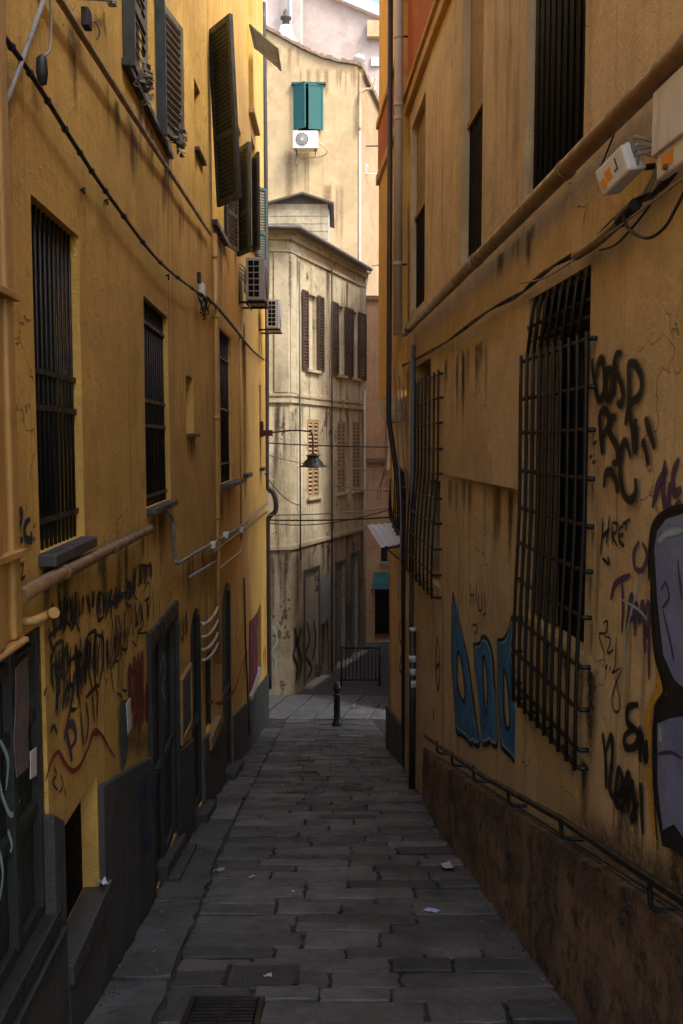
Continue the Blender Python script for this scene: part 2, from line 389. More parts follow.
def wallmesh(bm, W, u0, u1, z0, z1, holes, step=.32, mi=0, reveal_mi=0, keep_back=False):
    """wall skin with recessed openings. hole: (ua, ub, za, zb, depth[, arch])"""
    us = {u0, u1}; zs = {z0, z1}
    for p in W.p:
        if u0 < p[W.a] < u1: us.add(p[W.a])
    for h in holes: us |= {h[0], h[1]}; zs |= {h[2], h[3]}
    def fill(s, st):
        s = sorted(s); o = []
        for a, b in zip(s, s[1:]):
            n = max(1, int((b - a) / st)); o += [a + (b - a) * i / n for i in range(n)]
        return o + [s[-1]]
    us = fill([u for u in us if u0 <= u <= u1], step); zs = fill([z for z in zs if z0 <= z <= z1], step)
    cache = {}
    def V(i, j):
        if (i, j) not in cache: cache[i, j] = bm.verts.new(W.P(us[i], zs[j]))
        return cache[i, j]
    for i in range(len(us) - 1):
        for j in range(len(zs) - 1):
            um, zm = (us[i] + us[i + 1]) / 2, (zs[j] + zs[j + 1]) / 2
            if any(h[0] < um < h[1] and h[2] < zm < h[3] for h in holes): continue
            f = bm.faces.new((V(i, j), V(i + 1, j), V(i + 1, j + 1), V(i, j + 1))); f.material_index = mi; f.smooth = True
    for h in holes:
        ua, ub, za, zb, dp = h[:5]
        n = 6
        for (p, q) in (((ua, za), (ua, zb)), ((ub, za), (ub, zb)), ((ua, zb), (ub, zb)), ((ua, za), (ub, za))):
            for k in range(n):
                a = (p[0] + (q[0] - p[0]) * k / n, p[1] + (q[1] - p[1]) * k / n)
                b = (p[0] + (q[0] - p[0]) * (k + 1) / n, p[1] + (q[1] - p[1]) * (k + 1) / n)
                quad(bm, W.P(*a, 0), W.P(*b, 0), W.P(*b, -dp), W.P(*a, -dp), mi=reveal_mi)
        if len(h) > 5 and h[5]:                       # rounded head: spandrels flush with the wall
            um, rr = (ua + ub) / 2, (ub - ua) / 2; ah = h[5]
            for sgn, ue in ((-1, ua), (1, ub)):
                prev = None
                for k in range(9):
                    t = k / 8 * math.pi / 2
                    u = um + sgn * rr * math.cos(t); z = zb - ah + ah * math.sin(t)
                    cur = (u, z)
                    if prev:
                        quad(bm, W.P(prev[0], prev[1], .001), W.P(cur[0], cur[1], .001), W.P(cur[0], zb, .001), W.P(prev[0], zb, .001), mi=mi)
                        quad(bm, W.P(prev[0], prev[1], .001), W.P(cur[0], cur[1], .001), W.P(cur[0], cur[1], -dp), W.P(prev[0], prev[1], -dp), mi=reveal_mi)
                    prev = cur

def span(W, pa, pb, d=0):                     # two pixels -> sorted u and z range measured on the wall
    a, b = W.hit(*pa, d), W.hit(*pb, d)
    return min(a[0], b[0]), max(a[0], b[0]), min(a[1], b[1]), max(a[1], b[1])
def hole(W, xa, xb, ztop, zbot, depth, arch=0):  # opening between two columns; head and foot measured at one pixel each
    ua, ub = W.hit(xa, ztop[1] + 15)[0], W.hit(xb, ztop[1] + 25)[0]
    return (ua, ub, W.hit(*zbot)[1], W.hit(*ztop)[1], depth, arch)

def grille_flat(bm, W, ua, ub, za, zb, d, n, rows, r=.009, rowh=.028):
    for i in range(n):
        u = ua + (ub - ua) * (i + .5) / n
        tube(bm, [W.P(u, za, d), W.P(u, zb, d)], r, 6)
    for z in rows: wbox(bm, W, ua + .004, ub + .02, z - rowh / 2, z + rowh / 2, d - .006, d + .016)
def cage(bm, W, ua, ub, rows, d, nv, r=.011, belly=0., back=-.02):
    """projecting iron basket: horizontal rods turn back to the wall at both ends"""
    rows = sorted(rows); zb, zt = rows[0], rows[-1]
    def dd(z):
        k = (zt - z) / (zt - zb); return d + belly * math.sin(math.pi * min(1, max(0, (k - .45) / .55)) * .62)
    for z in rows:
        q = dd(z)
        tube(bm, [W.P(ua, z, back), W.P(ua, z, q * .8), W.P(ua + (ub - ua) * .02, z, q)] + [W.P(ua + (ub - ua) * t, z, q) for t in (.2, .4, .6, .8)] + [W.P(ub - (ub - ua) * .02, z, q), W.P(ub, z, q * .8), W.P(ub, z, back)], r * 1.15, 6)
    for i in range(nv):
        u = ua + (ub - ua) * (.02 + .96 * i / (nv - 1))
        zz = [zb - .02 + (zt - zb + .06) * t / 9 for t in range(10)]
        tube(bm, [W.P(u, z, dd(z) + r) for z in zz], r, 6)
    for t in (0, .25, .5, .75, 1):
        u = ua + (ub - ua) * (.02 + .96 * t)
        tube(bm, [W.P(u, zb, dd(zb)), W.P(u, zb, back)], r * .9, 6)

def shutter_mesh(bm, A, B, z0, z1, th=.035, lean=0., nl=18, gap=.05, mid=True, fr=.055, flip=False):
    """louvred leaf from hinge A to free edge B (xy); lean shifts the foot along the leaf's normal"""
    A, B = Vector((*A, 0)), Vector((*B, 0)); e = (B - A); w = e.length; e = e / w
    n = Vector((e.y, -e.x, 0))
    def T(s, z, q): return A + e * s + n * q + Vector((lean * (z1 - z) / (z1 - z0), 0, z))
    def bx(s0, s1, a, b, q0, q1):
        hexa(bm, [T(s0, a, q0), T(s1, a, q0), T(s1, a, q1), T(s0, a, q1), T(s0, b, q0), T(s1, b, q0), T(s1, b, q1), T(s0, b, q1)])
    h = th / 2
    bx(0, fr, z0, z1, -h, h); bx(w - fr, w, z0, z1, -h, h)
    rails = [z0, z1 - fr] + ([z0 + (z1 - z0) * .36] if mid else [])
    for z in rails: bx(fr, w - fr, z, z + fr, -h, h)
    rz = sorted(rails)
    for a, b in zip(rz, rz[1:]):
        a += fr; m = max(2, int((b - a) / gap))
        for i in range(m):
            z = a + (b - a) * (i + .5) / m; h = (th / 2) * (-1 if flip else 1)
            hexa(bm, [T(fr, z - .024, h * .8), T(w - fr, z - .024, h * .8), T(w - fr, z + .020, -h * .8), T(fr, z + .020, -h * .8),
                      T(fr, z - .014, h * .8), T(w - fr, z - .014, h * .8), T(w - fr, z + .030, -h * .8), T(fr, z + .030, -h * .8)])
def xy(W, u, d): p = W.P(u, 8, d); return (p.x, p.y)

# ------------------------------------------------------------------ graffiti ribbons
class Tag:
    def __init__(s, W, soft=True): s.bm = BM(); s.W = W; s.k = 0; s.uv = s.bm.loops.layers.uv.new('UVMap')
    def stroke(s, uzs, w, d0=.007, taper=False, k=6, mi=0, ends=True):
        pts = smooth_path([Vector((u, z, 0)) for u, z in uzs], k)
        n = len(pts); L = []
        for i, p in enumerate(pts):
            t = pts[min(i + 1, n - 1)] - pts[max(i - 1, 0)]
            t = t.normalized() if t.length > 1e-7 else Vector((1, 0, 0))
            nn = Vector((-t.y, t.x, 0))
            ww = w * (.5 + .5 * (1 - i / n) if taper else 1) * (1 + .3 * mnoise.noise(p * 7)) * ((.55 + .45 * min(1, i / (n * .18), (n - 1 - i) / (n * .18))) if ends else 1)
            s.k += 1
            d = d0 + s.k * 1.6e-5
            L.append((s.W.P(p.x + nn.x * ww / 2, p.y + nn.y * ww / 2, d), s.W.P(p.x, p.y, d), s.W.P(p.x - nn.x * ww / 2, p.y - nn.y * ww / 2, d)))
        for i in range(n - 1):
            for a, va, vb in ((0, 0, .5), (1, .5, 1)):
                f = s.bm.faces.new([s.bm.verts.new(q) for q in (L[i][a], L[i][a + 1], L[i + 1][a + 1], L[i + 1][a])])
                f.material_index = mi
                for l, v, x_ in zip(f.loops, (va, vb, vb, va), (i, i, i + 1, i + 1)): l[s.uv].uv = (x_ / (n - 1), v)
    def fill(s, loops, d, mi=0):
        vs = [[Vector((u, z, 0)) for u, z in lp] for lp in loops]
        flat = [p for lp in vs for p in lp]
        bv = [s.bm.verts.new(s.W.P(p.x, p.y, d)) for p in flat]
        for t in tessellate_polygon(vs):
            try:
                f = s.bm.faces.new([bv[i] for i in t]); f.material_index = mi
                for l in f.loops: l[s.uv].uv = (0, .5)
            except ValueError: pass
    def px(s, pts, ox=0, oy=0, sc=1.): return [s.W.hit(ox + x / sc, oy + y / sc) for x, y in pts]
    def done(s, name, m, parent, label=None): return link(name, s.bm, m, parent, label)

# ================================================================== THE SETTING
def slab(bm, c, jit=.007, zj=.007, gap=.006, h=.05):
    """one paving slab on four plan corners, follows the street; own height and tilt"""
    cen = sum((Vector(p) for p in c), Vector((0, 0))) / 4
    dz = max(-.007, min(.012, rnd.gauss(0, zj))); tx = max(-.014, min(.014, rnd.gauss(0, .009))); ty = max(-.03, min(.03, rnd.gauss(0, .02)))
    ring = []
    for i in range(4):
        a, b = Vector(c[i]), Vector(c[(i + 1) % 4]); m = 4
        for k in range(m):
            p = a.lerp(b, k / m)
            if k: p += Vector((rnd.gauss(0, jit), rnd.gauss(0, jit)))
            v = cen - p; L = v.length
            g = gap * (1.0 if k else 2.2) * rnd.uniform(.2, 1.8) + (.012 if (k == 0 and rnd.random() < .15) else 0)
            ring.append(p + v / L * g)
    def Z(p, o): return Vector((p.x, p.y, gz(p.y) + o + dz + tx * (p.x - cen.x) + ty * (p.y - cen.y)))
    top = [bm.verts.new(Z(p + (cen - p).normalized() * rnd.uniform(.004, .014), .0)) for p in ring]
    edge = [bm.verts.new(Z(p, -.009)) for p in ring]
    bot = [bm.verts.new(Z(p, -h)) for p in ring]
    ctr = bm.verts.new(Z(cen, rnd.uniform(-.002, .004)))
    n = len(ring)
    for i in range(n):
        j = (i + 1) % n
        f = bm.faces.new((top[i], top[j], ctr))
        f = bm.faces.new((edge[i], edge[j], top[j], top[i]))
        bm.faces.new((bot[i], bot[j], edge[j], edge[i]))
def xl(y): return WL.P(y, 0, 0).x
def xr(y):
    if y < 10.8: return WR.P(y, 0, 0).x - .10 * max(0, min(1, (10.8 - y) / 1.5))
    if y < 12.9: return WR.P(y, 0, 0).x
    return 1.0 - .04 * (y - 12.9)
bm = BM()
# alley bed under the slabs
ys = [-8 + .5 * i for i in range(57)]
for a, b in zip(ys, ys[1:]):
    quad(bm, (xl(a) - .3, a, gz(a) - .023), (xr(a) + .4, a, gz(a) - .023), (xr(b) + .4, b, gz(b) - .023), (xl(b) - .3, b, gz(b) - .023))
tag(link('lower_street', bm, M['joint']), kind='structure')
bm = BM()
y = 2.0
BW = .40                                            # border course along the left wall
while y < 20:                                       # border slabs, lengthwise
    l = rnd.uniform(.55, 1.05); y2 = min(20, y + l)
    o = rnd.uniform(-.007, .007)
    slab(bm, [(xl(y) + .03, y), (xl(y) + BW + o, y), (xl(y2) + BW + o, y2), (xl(y2) + .03, y2)], jit=.014, zj=.009)
    y = y2
y = 2.0; row = 0; sk = 0.
while y < 20:                                       # courses laid across
    hgt = rnd.choice((.17, .20, .24, .29)) * rnd.uniform(.92, 1.08); y2 = min(20, y + hgt)
    if 20 - y2 < .15: y2 = 20
    x0a, x1 = xl(y) + BW + .01, xr(y) - .02
    sk0 = sk; sk = rnd.uniform(-.02, .04)
    x = x0a
    w = rnd.uniform(.25, .9)
    while x < x1 - .01:
        xe = x + w
        if x1 - xe < .22: xe = x1
        f0 = (x - x0a) / (x1 - x0a); f1 = (xe - x0a) / (x1 - x0a)
        slab(bm, [(x, y + sk0 * f0), (xe, y + sk0 * f1), (xe, y2 + sk * f1), (x, y2 + sk * f0)])
        x = xe; w = rnd.uniform(.34, .95)
    y = y2; row += 1
tag(link('street', bm, M['slab']), kind='structure')
bm = BM()                                           # level crossing: pale slabs laid aslant
for j in range(2):
    for i in range(-14, 18):
        x = i * .62; y0 = 20.02 + j * .95; y1 = y0 + .93
        if x < -5 or x > 6: continue
        sh = .28
        slab(bm, [(x + sh * j, y0), (x + .60 + sh * j, y0), (x + .60 + sh * (j + 1), y1), (x + sh * (j + 1), y1)], jit=.006)
bmesh.ops.translate(bm, verts=bm.verts[:], vec=(0, 0, .03))
tag(link('crossing_pavement', bm, M['slabpale']), kind='structure')
bm = BM()
g = 10
for i in range(-8, 9):
    for j in range(0, 8):
        quad(bm, (i, 20 + j * 2.5, -.02), (i + 1, 20 + j * 2.5, -.02), (i + 1, 22.5 + j * 2.5, -.02), (i, 22.5 + j * 2.5, -.02))
bmesh.ops.remove_doubles(bm, verts=bm.verts[:], dist=.001)
tag(link('cross_street', bm, M['asphalt']), kind='structure')
bm = BM(); quad(bm, (-400, -400, -.09), (400, -400, -.09), (400, 400, -.09), (-400, 400, -.09))
tag(link('ground', bm, M['earth']), kind='structure')
# dirt and grit gathered along the right-hand wall foot
bm = BM()
for i in range(420):
    yy = rnd.uniform(3.6, 12.5); xx = xr(yy) - abs(rnd.gauss(0, .07)) - .01; s = rnd.uniform(.004, .017)
    v = [bm.verts.new(Vector((xx, yy, gz(yy) - .004)) + Vector((rnd.uniform(-1, 1), rnd.uniform(-1, 1), rnd.uniform(0, 1.2))) * s) for _ in range(6)]
    bmesh.ops.convex_hull(bm, input=v)
for i in range(260):
    yy = rnd.uniform(3.6, 19); xx = xl(yy) + abs(rnd.gauss(0, .06)) + .03; s = rnd.uniform(.003, .013)
    v = [bm.verts.new(Vector((xx, yy, gz(yy) + .0)) + Vector((rnd.uniform(-1, 1), rnd.uniform(-1, 1), rnd.uniform(0, 1.2))) * s) for _ in range(6)]
    bmesh.ops.convex_hull(bm, input=v)
tag(link('grit', bm, M['joint']), 'dark grit and crumbs gathered along both wall feet', 'grit', kind='stuff')

bm = BM()                                           # dry leaves and scraps blown along the wall feet
for i in range(150):
    left = rnd.random() < .6
    yy = rnd.uniform(3.8, 17); xx = (xl(yy) + .05 + abs(rnd.gauss(0, .12))) if left else (xr(min(yy, 12.5)) - .03 - abs(rnd.gauss(0, .10)))
    if not left: yy = min(yy, 12.5)
    a = rnd.uniform(0, 6.28); s = rnd.uniform(.010, .026); u = Vector((math.cos(a), math.sin(a), rnd.uniform(-.1, .4))) * s; v = Vector((-math.sin(a), math.cos(a), rnd.uniform(-.1, .3))) * s * .5
    o = Vector((xx, yy, gz(yy) + .016)); quad(bm, o - u, o + v, o + u, o - v)
tag(link('leaf_litter', bm, M['leaf']), 'small dry leaves and scraps blown along the wall feet', 'leaves', kind='stuff')
# ================================================================== LEFT: OCHRE HOUSE
YJ = LH(213, 442)[0]                                 # joint between the two left houses
ochre = empty('ochre_house', (-1.6, 5, gz(5)), 'tall ochre plaster house with three barred windows above black scribbles', 'house')
H = {}
H['w1'] = hole(WL, 31, 78, (32, 195), (44, 553), .20)
H['w2'] = hole(WL, 143.5, 168, (144, 296), (147, 509), .20)
H['slit'] = hole(WL, 186, 193, (186, 375), (190, 434), .16)
H['top'] = (7.0, 7.75, CAMZ + 2.60, CAMZ + 3.75, .2, 0)
H['vent'] = hole(WL, 194, 200, (195, 80), (196, 150), .10)
H['near'] = (2.2, LH(46, 700)[0], LH(44, 925)[1], LH(35, 628)[1], .07, 0)
H['low'] = (LH(60, 850)[0], LH(98, 850)[0], LH(63, 965)[1], LH(97, 775)[1], .10, 0)
H['door'] = (LH(150, 760)[0], LH(176, 760)[0], gz(7.8) + .12, LH(150, 645)[1], .045, 0)
H['arch'] = (LH(191, 700)[0], LH(202, 700)[0], gz(9.6) + .05, LH(196, 608)[1], .055, .30)
H['nook'] = (LH(205.5, 700)[0], LH(212.2, 700)[0], LH(207, 735)[1], LH(207, 655)[1], .05, 0)
bm = BM(); wallmesh(bm, WL, -1.3, YJ, 0, LTOP, list(H.values()))
for yy in (-1.3, YJ): quad(bm, WL.P(yy, 0), WL.P(yy, LTOP), WL.P(yy, LTOP, -7), WL.P(yy, 0, -7))
link('wall', bm, M['ochre'], ochre)
bm = BM(); wbox(bm, WL, -1.3, YJ - .01, LTOP - .25, LTOP, -7, .35); link('roof', bm, M['tile'], ochre)

def barred_window(parent, W, h, n, rows, dg=-.045, sill=None, name='window'):
    ua, ub, za, zb, dp = h[:5]
    f = BM()
    for a, b, c, d in ((ua, ua + .045, za, zb), (ub - .045, ub, za, zb), (ua + .045, ub - .045, za, za + .05), (ua + .045, ub - .045, zb - .05, zb), ((ua + ub) / 2 - .03, (ua + ub) / 2 + .03, za + .05, zb - .05)):
        wbox(f, W, a, b, c, d, -dp + .002, -dp + .05)
    w = link(name, f, M['shutter'], parent)
    g = BM(); quad(g, W.P(ua, za, -dp + .004), W.P(ub, za, -dp + .004), W.P(ub, zb, -dp + .004), W.P(ua, zb, -dp + .004)); link('pane', g, M['glass'], w)
    g = BM(); grille_flat(g, W, ua, ub, za, zb, dg, n, rows); link('grille', g, M['iron'], w)
    if sill:
        g = BM(); wbox(g, W, sill[0], sill[1], za - sill[2], za + .004, -.01, sill[3]); link('sill', g, M['slate'], w, bevel=.008)
    return w
h = H['w1']; rows = [LH(76, y)[1] for y in (379, 411, 513)]
barred_window(ochre, WL, h, 11, rows, sill=(WL.hit(38, 567)[0], WL.hit(98, 545, .085)[0], .055, .085))
h = H['w2']; rows = [LH(165, y)[1] for y in (334, 404, 427, 492)]
barred_window(ochre, WL, h, 11, rows, sill=(WL.hit(147, 520)[0], WL.hit(178, 510, .08)[0], .045, .08))
h = H['slit']
f = BM(); quad(f, WL.P(h[0], h[2], -.15), WL.P(h[1], h[2], -.15), WL.P(h[1], h[3], -.15), WL.P(h[0], h[3], -.15)); w = link('window', f, M['ochrepanel'], ochre)
f = BM(); wbox(f, WL, h[0] - .02, h[1] + .1, h[2] - .03, h[2] + .003, -.05, .06); link('sill', f, M['slate'], w)
h = H['vent']
f = BM(); quad(f, WL.P(h[0], h[2], -.09), WL.P(h[1], h[2], -.09), WL.P(h[1], h[3], -.09), WL.P(h[0], h[3], -.09)); w = link('window', f, M['ochrepanel'], ochre)
f = BM(); wbox(f, WL, h[0] - .02, h[1] + .12, h[2] - .035, h[2] + .003, -.05, .05); link('sill', f, M['shutter'], w)
# upper window with folded louvred leaves
h = H['top']
f = BM(); quad(f, WL.P(h[0], h[2], -.18), WL.P(h[1], h[2], -.18), WL.P(h[1], h[3], -.18), WL.P(h[0], h[3], -.18)); w = link('window', f, M['shutter'], ochre)
f = BM(); shutter_mesh(f, xy(WL, 6.95, .05), xy(WL, 6.40, .04), CAMZ + 2.60, CAMZ + 3.72, nl=14, gap=.06, mid=True, flip=True); link('shutter', f, M['shutterpale'], w)
f = BM(); shutter_mesh(f, xy(WL, 8.30, .14), xy(WL, 7.78, .03), CAMZ + 2.62, CAMZ + 3.66, nl=14, gap=.06, mid=False, flip=False); link('shutter', f, M['shutterpale'], w)
f = BM(); wbox(f, WL, 6.3, 8.35, CAMZ + 2.545, CAMZ + 2.59, -.02, .05); link('sill', f, M['shutter'], w)
f = BM()
for uu, dd in ((6.37, .065), (7.76, .06)): wbox(f, WL, uu - .02, uu + .02, CAMZ + 2.56, CAMZ + 3.72, dd - .06, dd + .02)
link('frame', f, M['shutter'], w)

# ground floor doors of the ochre house
def panel_door(parent, W, h, m, planks=0, label=None, mid=True):
    ua, ub, za, zb, dp = h[:5]
    f = BM(); quad(f, W.P(ua, za, -dp + .003), W.P(ub, za, -dp + .003), W.P(ub, zb, -dp + .003), W.P(ua, zb, -dp + .003))
    w = ub - ua
    wbox(f, W, ua, ua + .07, za, zb, -dp + .004, -dp + .05); wbox(f, W, ub - .07, ub, za, zb, -dp + .004, -dp + .05)
    for z in (za, za + (zb - za) * .42, zb - .09): wbox(f, W, ua + .07, ub - .07, z, z + .09, -dp + .004, -dp + .035)
    if mid: wbox(f, W, (ua + ub) / 2 - .03, (ua + ub) / 2 + .03, za + .09, zb - .09, -dp + .004, -dp + .045)
    return link('door', f, m, parent, label, bevel=.004)
d1 = panel_door(ochre, WL, H['door'], M['darkdoor'])
h = H['door']
f = BM()
for a, b, c, d in ((h[0] - .07, h[0], h[2], h[3] + .12), (h[1], h[1] + .06, h[2], h[3] + .12), (h[0], h[1], h[3], h[3] + .12)): wbox(f, WL, a, b, c, d, -.03, .035)
link('frame', f, M['darkdoor'], d1, bevel=.006)
f = BM(); um = h[0] + .25; tube(f, [WL.P(um, h[2] + 1.0, -.03), WL.P(um, h[2] + 1.0, .03), WL.P(um + .12, h[2] + 1.0, .03)], .012); link('handle', f, M['iron'], d1)
f = BM()
a, b = h[0] + .35, h[1] + .15
wbox(f, WL, a, b, gz(a) - .05, gz(a) + .15, -.04, .07, z0b=gz(b) - .05, z1b=gz(b) + .15); wbox(f, WL, a, b, gz(a) - .05, gz(a) + .05, .07, .17, z0b=gz(b) - .05, z1b=gz(b) + .05)
link('doorstep', f, M['slate'], d1, bevel=.01)
d2 = panel_door(ochre, WL, H['arch'], M['darkdoor'], mid=False)
h = H['arch']
f = BM(); wbox(f, WL, h[0] + .2, h[1] + .2, gz(h[0]) - .15, gz(h[0]) + .06, -.05, .13, z0b=gz(h[1]) - .05, z1b=gz(h[1]) + .07); link('doorstep', f, M['slate'], d2, bevel=.01)
# near metal shutter door
h = H['near']
f = BM(); quad(f, WL.P(h[0], h[2], -.065), WL.P(h[1], h[2], -.065), WL.P(h[1], h[3], -.065), WL.P(h[0], h[3], -.065))
u = h[1] - .02
for a in (h[1] - .03, h[1] - .40, h[1] - .80): wbox(f, WL, a - .03, a + .03, h[2] + .05, h[3] - .02, -.064, -.02)
for z in (h[2] + .04, h[2] + .55, h[2] + 1.0, h[3] - .12): wbox(f, WL, h[0], h[1], z - .03, z + .03, -.0635, -.030)
d3 = link('door', f, M['darkdoor'], ochre, 'dark scratched metal door with torn posters under the pipe stub', bevel=.004)
t = Tag(WL)
def pp(t, pts, d, mi=0, **kw): t.fill([t.px(pts, **kw)], d, mi)
f = BM(); a0, a1, z0, z1 = span(WL, (20, 665), (31, 762))
def sheet(W, pts, d, th=.002):                    # a ragged sheet of paper glued to a wall
    bm = BM(); c = [W.hit(*p) for p in pts]
    v = [bm.verts.new(W.P(u, z, d)) for u, z in c]; w = [bm.verts.new(W.P(u, z, d + th + rnd.uniform(0, .004))) for u, z in c]
    n = len(v); bm.faces.new(w); 
    for i in range(n): bm.faces.new((v[i], v[(i + 1) % n], w[(i + 1) % n], w[i]))
    return bm
link('poster', sheet(WL, [(19, 668), (24, 662), (31, 655), (32, 700), (31, 735), (33, 765), (26, 772), (20, 778), (17, 740), (19, 705)], -.018), M['poster'], d3)
link('poster', sheet(WL, [(33, 752), (39, 747), (39.5, 775), (33, 779)], -.015), M['paper'], d3, 'small torn white paper on the dark door')
t = Tag(WL)
for pts in ([(3, 770), (10, 800), (18, 815), (26, 800)], [(2, 840), (9, 870), (6, 900)], [(14, 830), (18, 845), (16, 852)], [(6, 740), (14, 760), (12, 790)]):
    t.stroke([WL.hit(*p) for p in pts], .035, d0=.0 - .028)
t.done('graffiti', M['sppale'], d3)
f = BM(); wbox(f, WL, h[0], h[1] + .03, h[2] - .10, h[2] + .004, -.064, .04); wbox(f, WL, h[0], h[1] + .06, h[2] - .16, h[2] - .104, -.02, .06)
link('sill', f, M['darkdoor'], d3, bevel=.008)
# basement opening
h = H['low']
f = BM(); quad(f, WL.P(h[0], h[2], -.096), WL.P(h[1], h[2], -.096), WL.P(h[1], h[3], -.096), WL.P(h[0], h[3], -.096)); w = link('basement_window', f, M['black'], ochre)
f = BM(); wbox(f, WL, h[0] - .02, h[1] + .10, h[2] - .10, h[2] + .012, -.09, .06); link('sill', f, M['slate'], w, bevel=.008)
# grey plinth: sloping top measured on the photo
def plinth(parent, W, segs, m, d=.035, name='plinth'):
    for (ua, za, ub, zb) in segs:
        bm = BM(); wbox(bm, W, ua, ub, gz(ua) - .25, za, -.02, d, z0b=gz(ub) - .25, z1b=zb)
        link(name, bm, m, parent, bevel=.008)
def lz(px, py): return LH(px, py)
lo = H['low']; dr = H['door']; ar = H['arch']; nk = H['nook']
segs = [(1.5, gz(1.5) + .6, LH(47, 850)[0], H['near'][2] - .17),
        (LH(47.5, 850)[0], LH(48, 812)[1], lo[0] - .02, LH(57, 822)[1]),
        (lo[0], lo[2] - .11, lo[1] + .02, lo[2] - .11),
        (lo[1] + .025, LH(98, 785)[1], dr[0] - .08, LH(148, 757)[1]),
        (dr[1] + .065, LH(179, 746)[1], ar[0] - .004, LH(190, 741)[1]),
        (ar[1] + .004, LH(203, 738)[1], YJ, LH(213, 733)[1])]
plinth(ochre, WL, segs, M['plinth'])
# notice boards and torn sheet
link('notice', sheet(WL, [(118, 706), (123, 700), (128, 699), (128, 735), (125, 762), (120, 771), (118.5, 740)], .008), M['notice'], ochre, 'dark notice with torn white edge between scribbles and red patch')
link('notice', sheet(WL, [(124, 703), (128.4, 698), (128.6, 728), (126, 735), (125, 716)], .014), M['paper'], ochre, 'torn white edge of the dark notice')
f = BM(); a0, a1, z0, z1 = LH(180, 700)[0], LH(189, 700)[0], LH(181, 738)[1], LH(181, 682)[1]
wbox(f, WL, a0, a1, z0, z1, -.01, .02); w = link('notice', f, M['notice'], ochre, 'framed green grey notice between dark door and arched door')
f = BM()
for q in ((a0 - .05, a0 - .003, z0 - .05, z1 + .05), (a1 + .003, a1 + .05, z0 - .05, z1 + .05), (a0, a1, z0 - .05, z0 - .003), (a0, a1, z1 + .003, z1 + .05)): wbox(f, WL, *q, -.01, .035)
link('frame', f, M['ochrepanel'], w)
# small window with sill under the hooked vent pipes
h = H['nook']
f = BM(); quad(f, WL.P(h[0], h[2], -.048), WL.P(h[1], h[2], -.048), WL.P(h[1], h[3], -.048), WL.P(h[0], h[3], -.048)); wbox(f, WL, h[0], h[0] + .04, h[2], h[3], -.047, -.01); wbox(f, WL, h[1] - .05, h[1], h[2], h[3], -.047, -.01)
w = link('window', f, M['darkdoor'], ochre)
f = BM(); wbox(f, WL, h[0] + .05, h[1] + .35, h[2] - .18, h[2] - .02, -.01, .07); link('sill', f, M['ochrepanel'], w, bevel=.01)

# left graffiti (measured on a 3.794x enlargement of the wall)
def tagset(name, W, m, parent, strokes, w, o, sc, label=None, taper=False, d0=.007, drip=True):
    t = Tag(W)
    bold = m == M['spblack']
    if bold:
        for st in strokes: t.stroke(t.px(st, o[0], o[1], sc), w * 1.9, d0=d0 - .0022, mi=1)
    for k, st in enumerate(strokes):
        pts = t.px(st, o[0], o[1], sc); t.stroke(pts, w, taper=taper, d0=d0)
        if bold and drip and k % 3 == 1:
            u, z = min(pts, key=lambda q: q[1]); t.stroke([(u, z + .01), (u + .002, z - .05), (u, z - rnd.uniform(.08, .2))], w * .22, d0=d0, taper=True)
    return t.done(name, [m, M['halo']], parent, label)
o5 = (0, 540); s5 = 3.794
tagset('graffiti', WL, M['spblack'], ochre, [
    [(300, 420), (290, 520), (300, 640)], [(250, 470), (300, 430), (310, 480), (280, 520)], [(330, 360), (325, 450), (345, 560)],
    [(330, 360), (360, 350), (350, 450), (365, 590)], [(365, 360), (388, 380), (385, 470), (370, 560)], [(230, 650), (250, 560), (275, 560), (262, 640), (285, 640)],
    [(320, 610), (330, 690), (320, 770)], [(300, 650), (312, 780)], [(320, 600), (345, 570), (370, 550)], [(345, 580), (352, 690)], [(365, 570), (362, 680)]], .030, o5, s5, 'large thin black scribbled letters on the ochre wall')
tagset('graffiti', WL, M['spnavy'], ochre, [
    [(385, 200), (365, 220), (370, 300), (390, 290)], [(400, 205), (400, 290)], [(415, 200), (420, 290)], [(440, 130), (445, 260)], [(430, 220), (470, 200)],
    [(480, 180), (475, 240), (495, 250)], [(500, 150), (505, 215)], [(395, 300), (412, 250), (430, 240)], [(470, 150), (500, 190), (480, 230)], [(410, 240), (470, 215)]], .034, o5, s5, 'dark blue black scribble high on the ochre wall')
tagset('graffiti', WL, M['spthin'], ochre, [
    [(520, 95), (575, 100)], [(548, 90), (552, 165)], [(510, 120), (505, 200), (520, 230)], [(540, 200), (560, 160), (565, 215), (545, 230)], [(575, 190), (580, 290)], [(600, 230), (602, 300)],
    [(420, 330), (415, 470), (430, 580)], [(440, 330), (445, 420), (420, 470)], [(460, 300), (455, 400), (480, 410), (478, 320)], [(500, 240), (495, 320)], [(520, 330), (515, 400), (500, 380)],
    [(530, 260), (540, 320), (520, 350)], [(415, 490), (445, 460), (440, 580)], [(465, 450), (460, 560), (480, 570)], [(520, 355), (558, 350)], [(440, 580), (460, 600), (450, 640)], [(630, 280), (628, 300)]], .022, o5, s5, 'thin black letters left of the dark door')
tagset('graffiti', WL, M['spgreen'], ochre, [
    [(220, 200), (225, 290), (240, 340)], [(245, 200), (240, 280), (265, 330)], [(265, 260), (300, 350)], [(295, 280), (265, 345)], [(180, 330), (190, 400), (205, 420)], [(190, 460), (205, 400), (235, 390), (225, 470)],
    [(190, 540), (195, 480), (215, 470)], [(210, 550), (235, 450), (255, 400)], [(175, 370), (210, 340), (240, 310)], [(160, 590), (170, 560)], [(200, 490), (240, 520), (260, 460)], [(185, 730), (198, 705), (212, 735)],
    [(205, 650), (215, 590), (225, 560)]], .032, o5, s5, 'dark greenish scribble near the barred window sill')
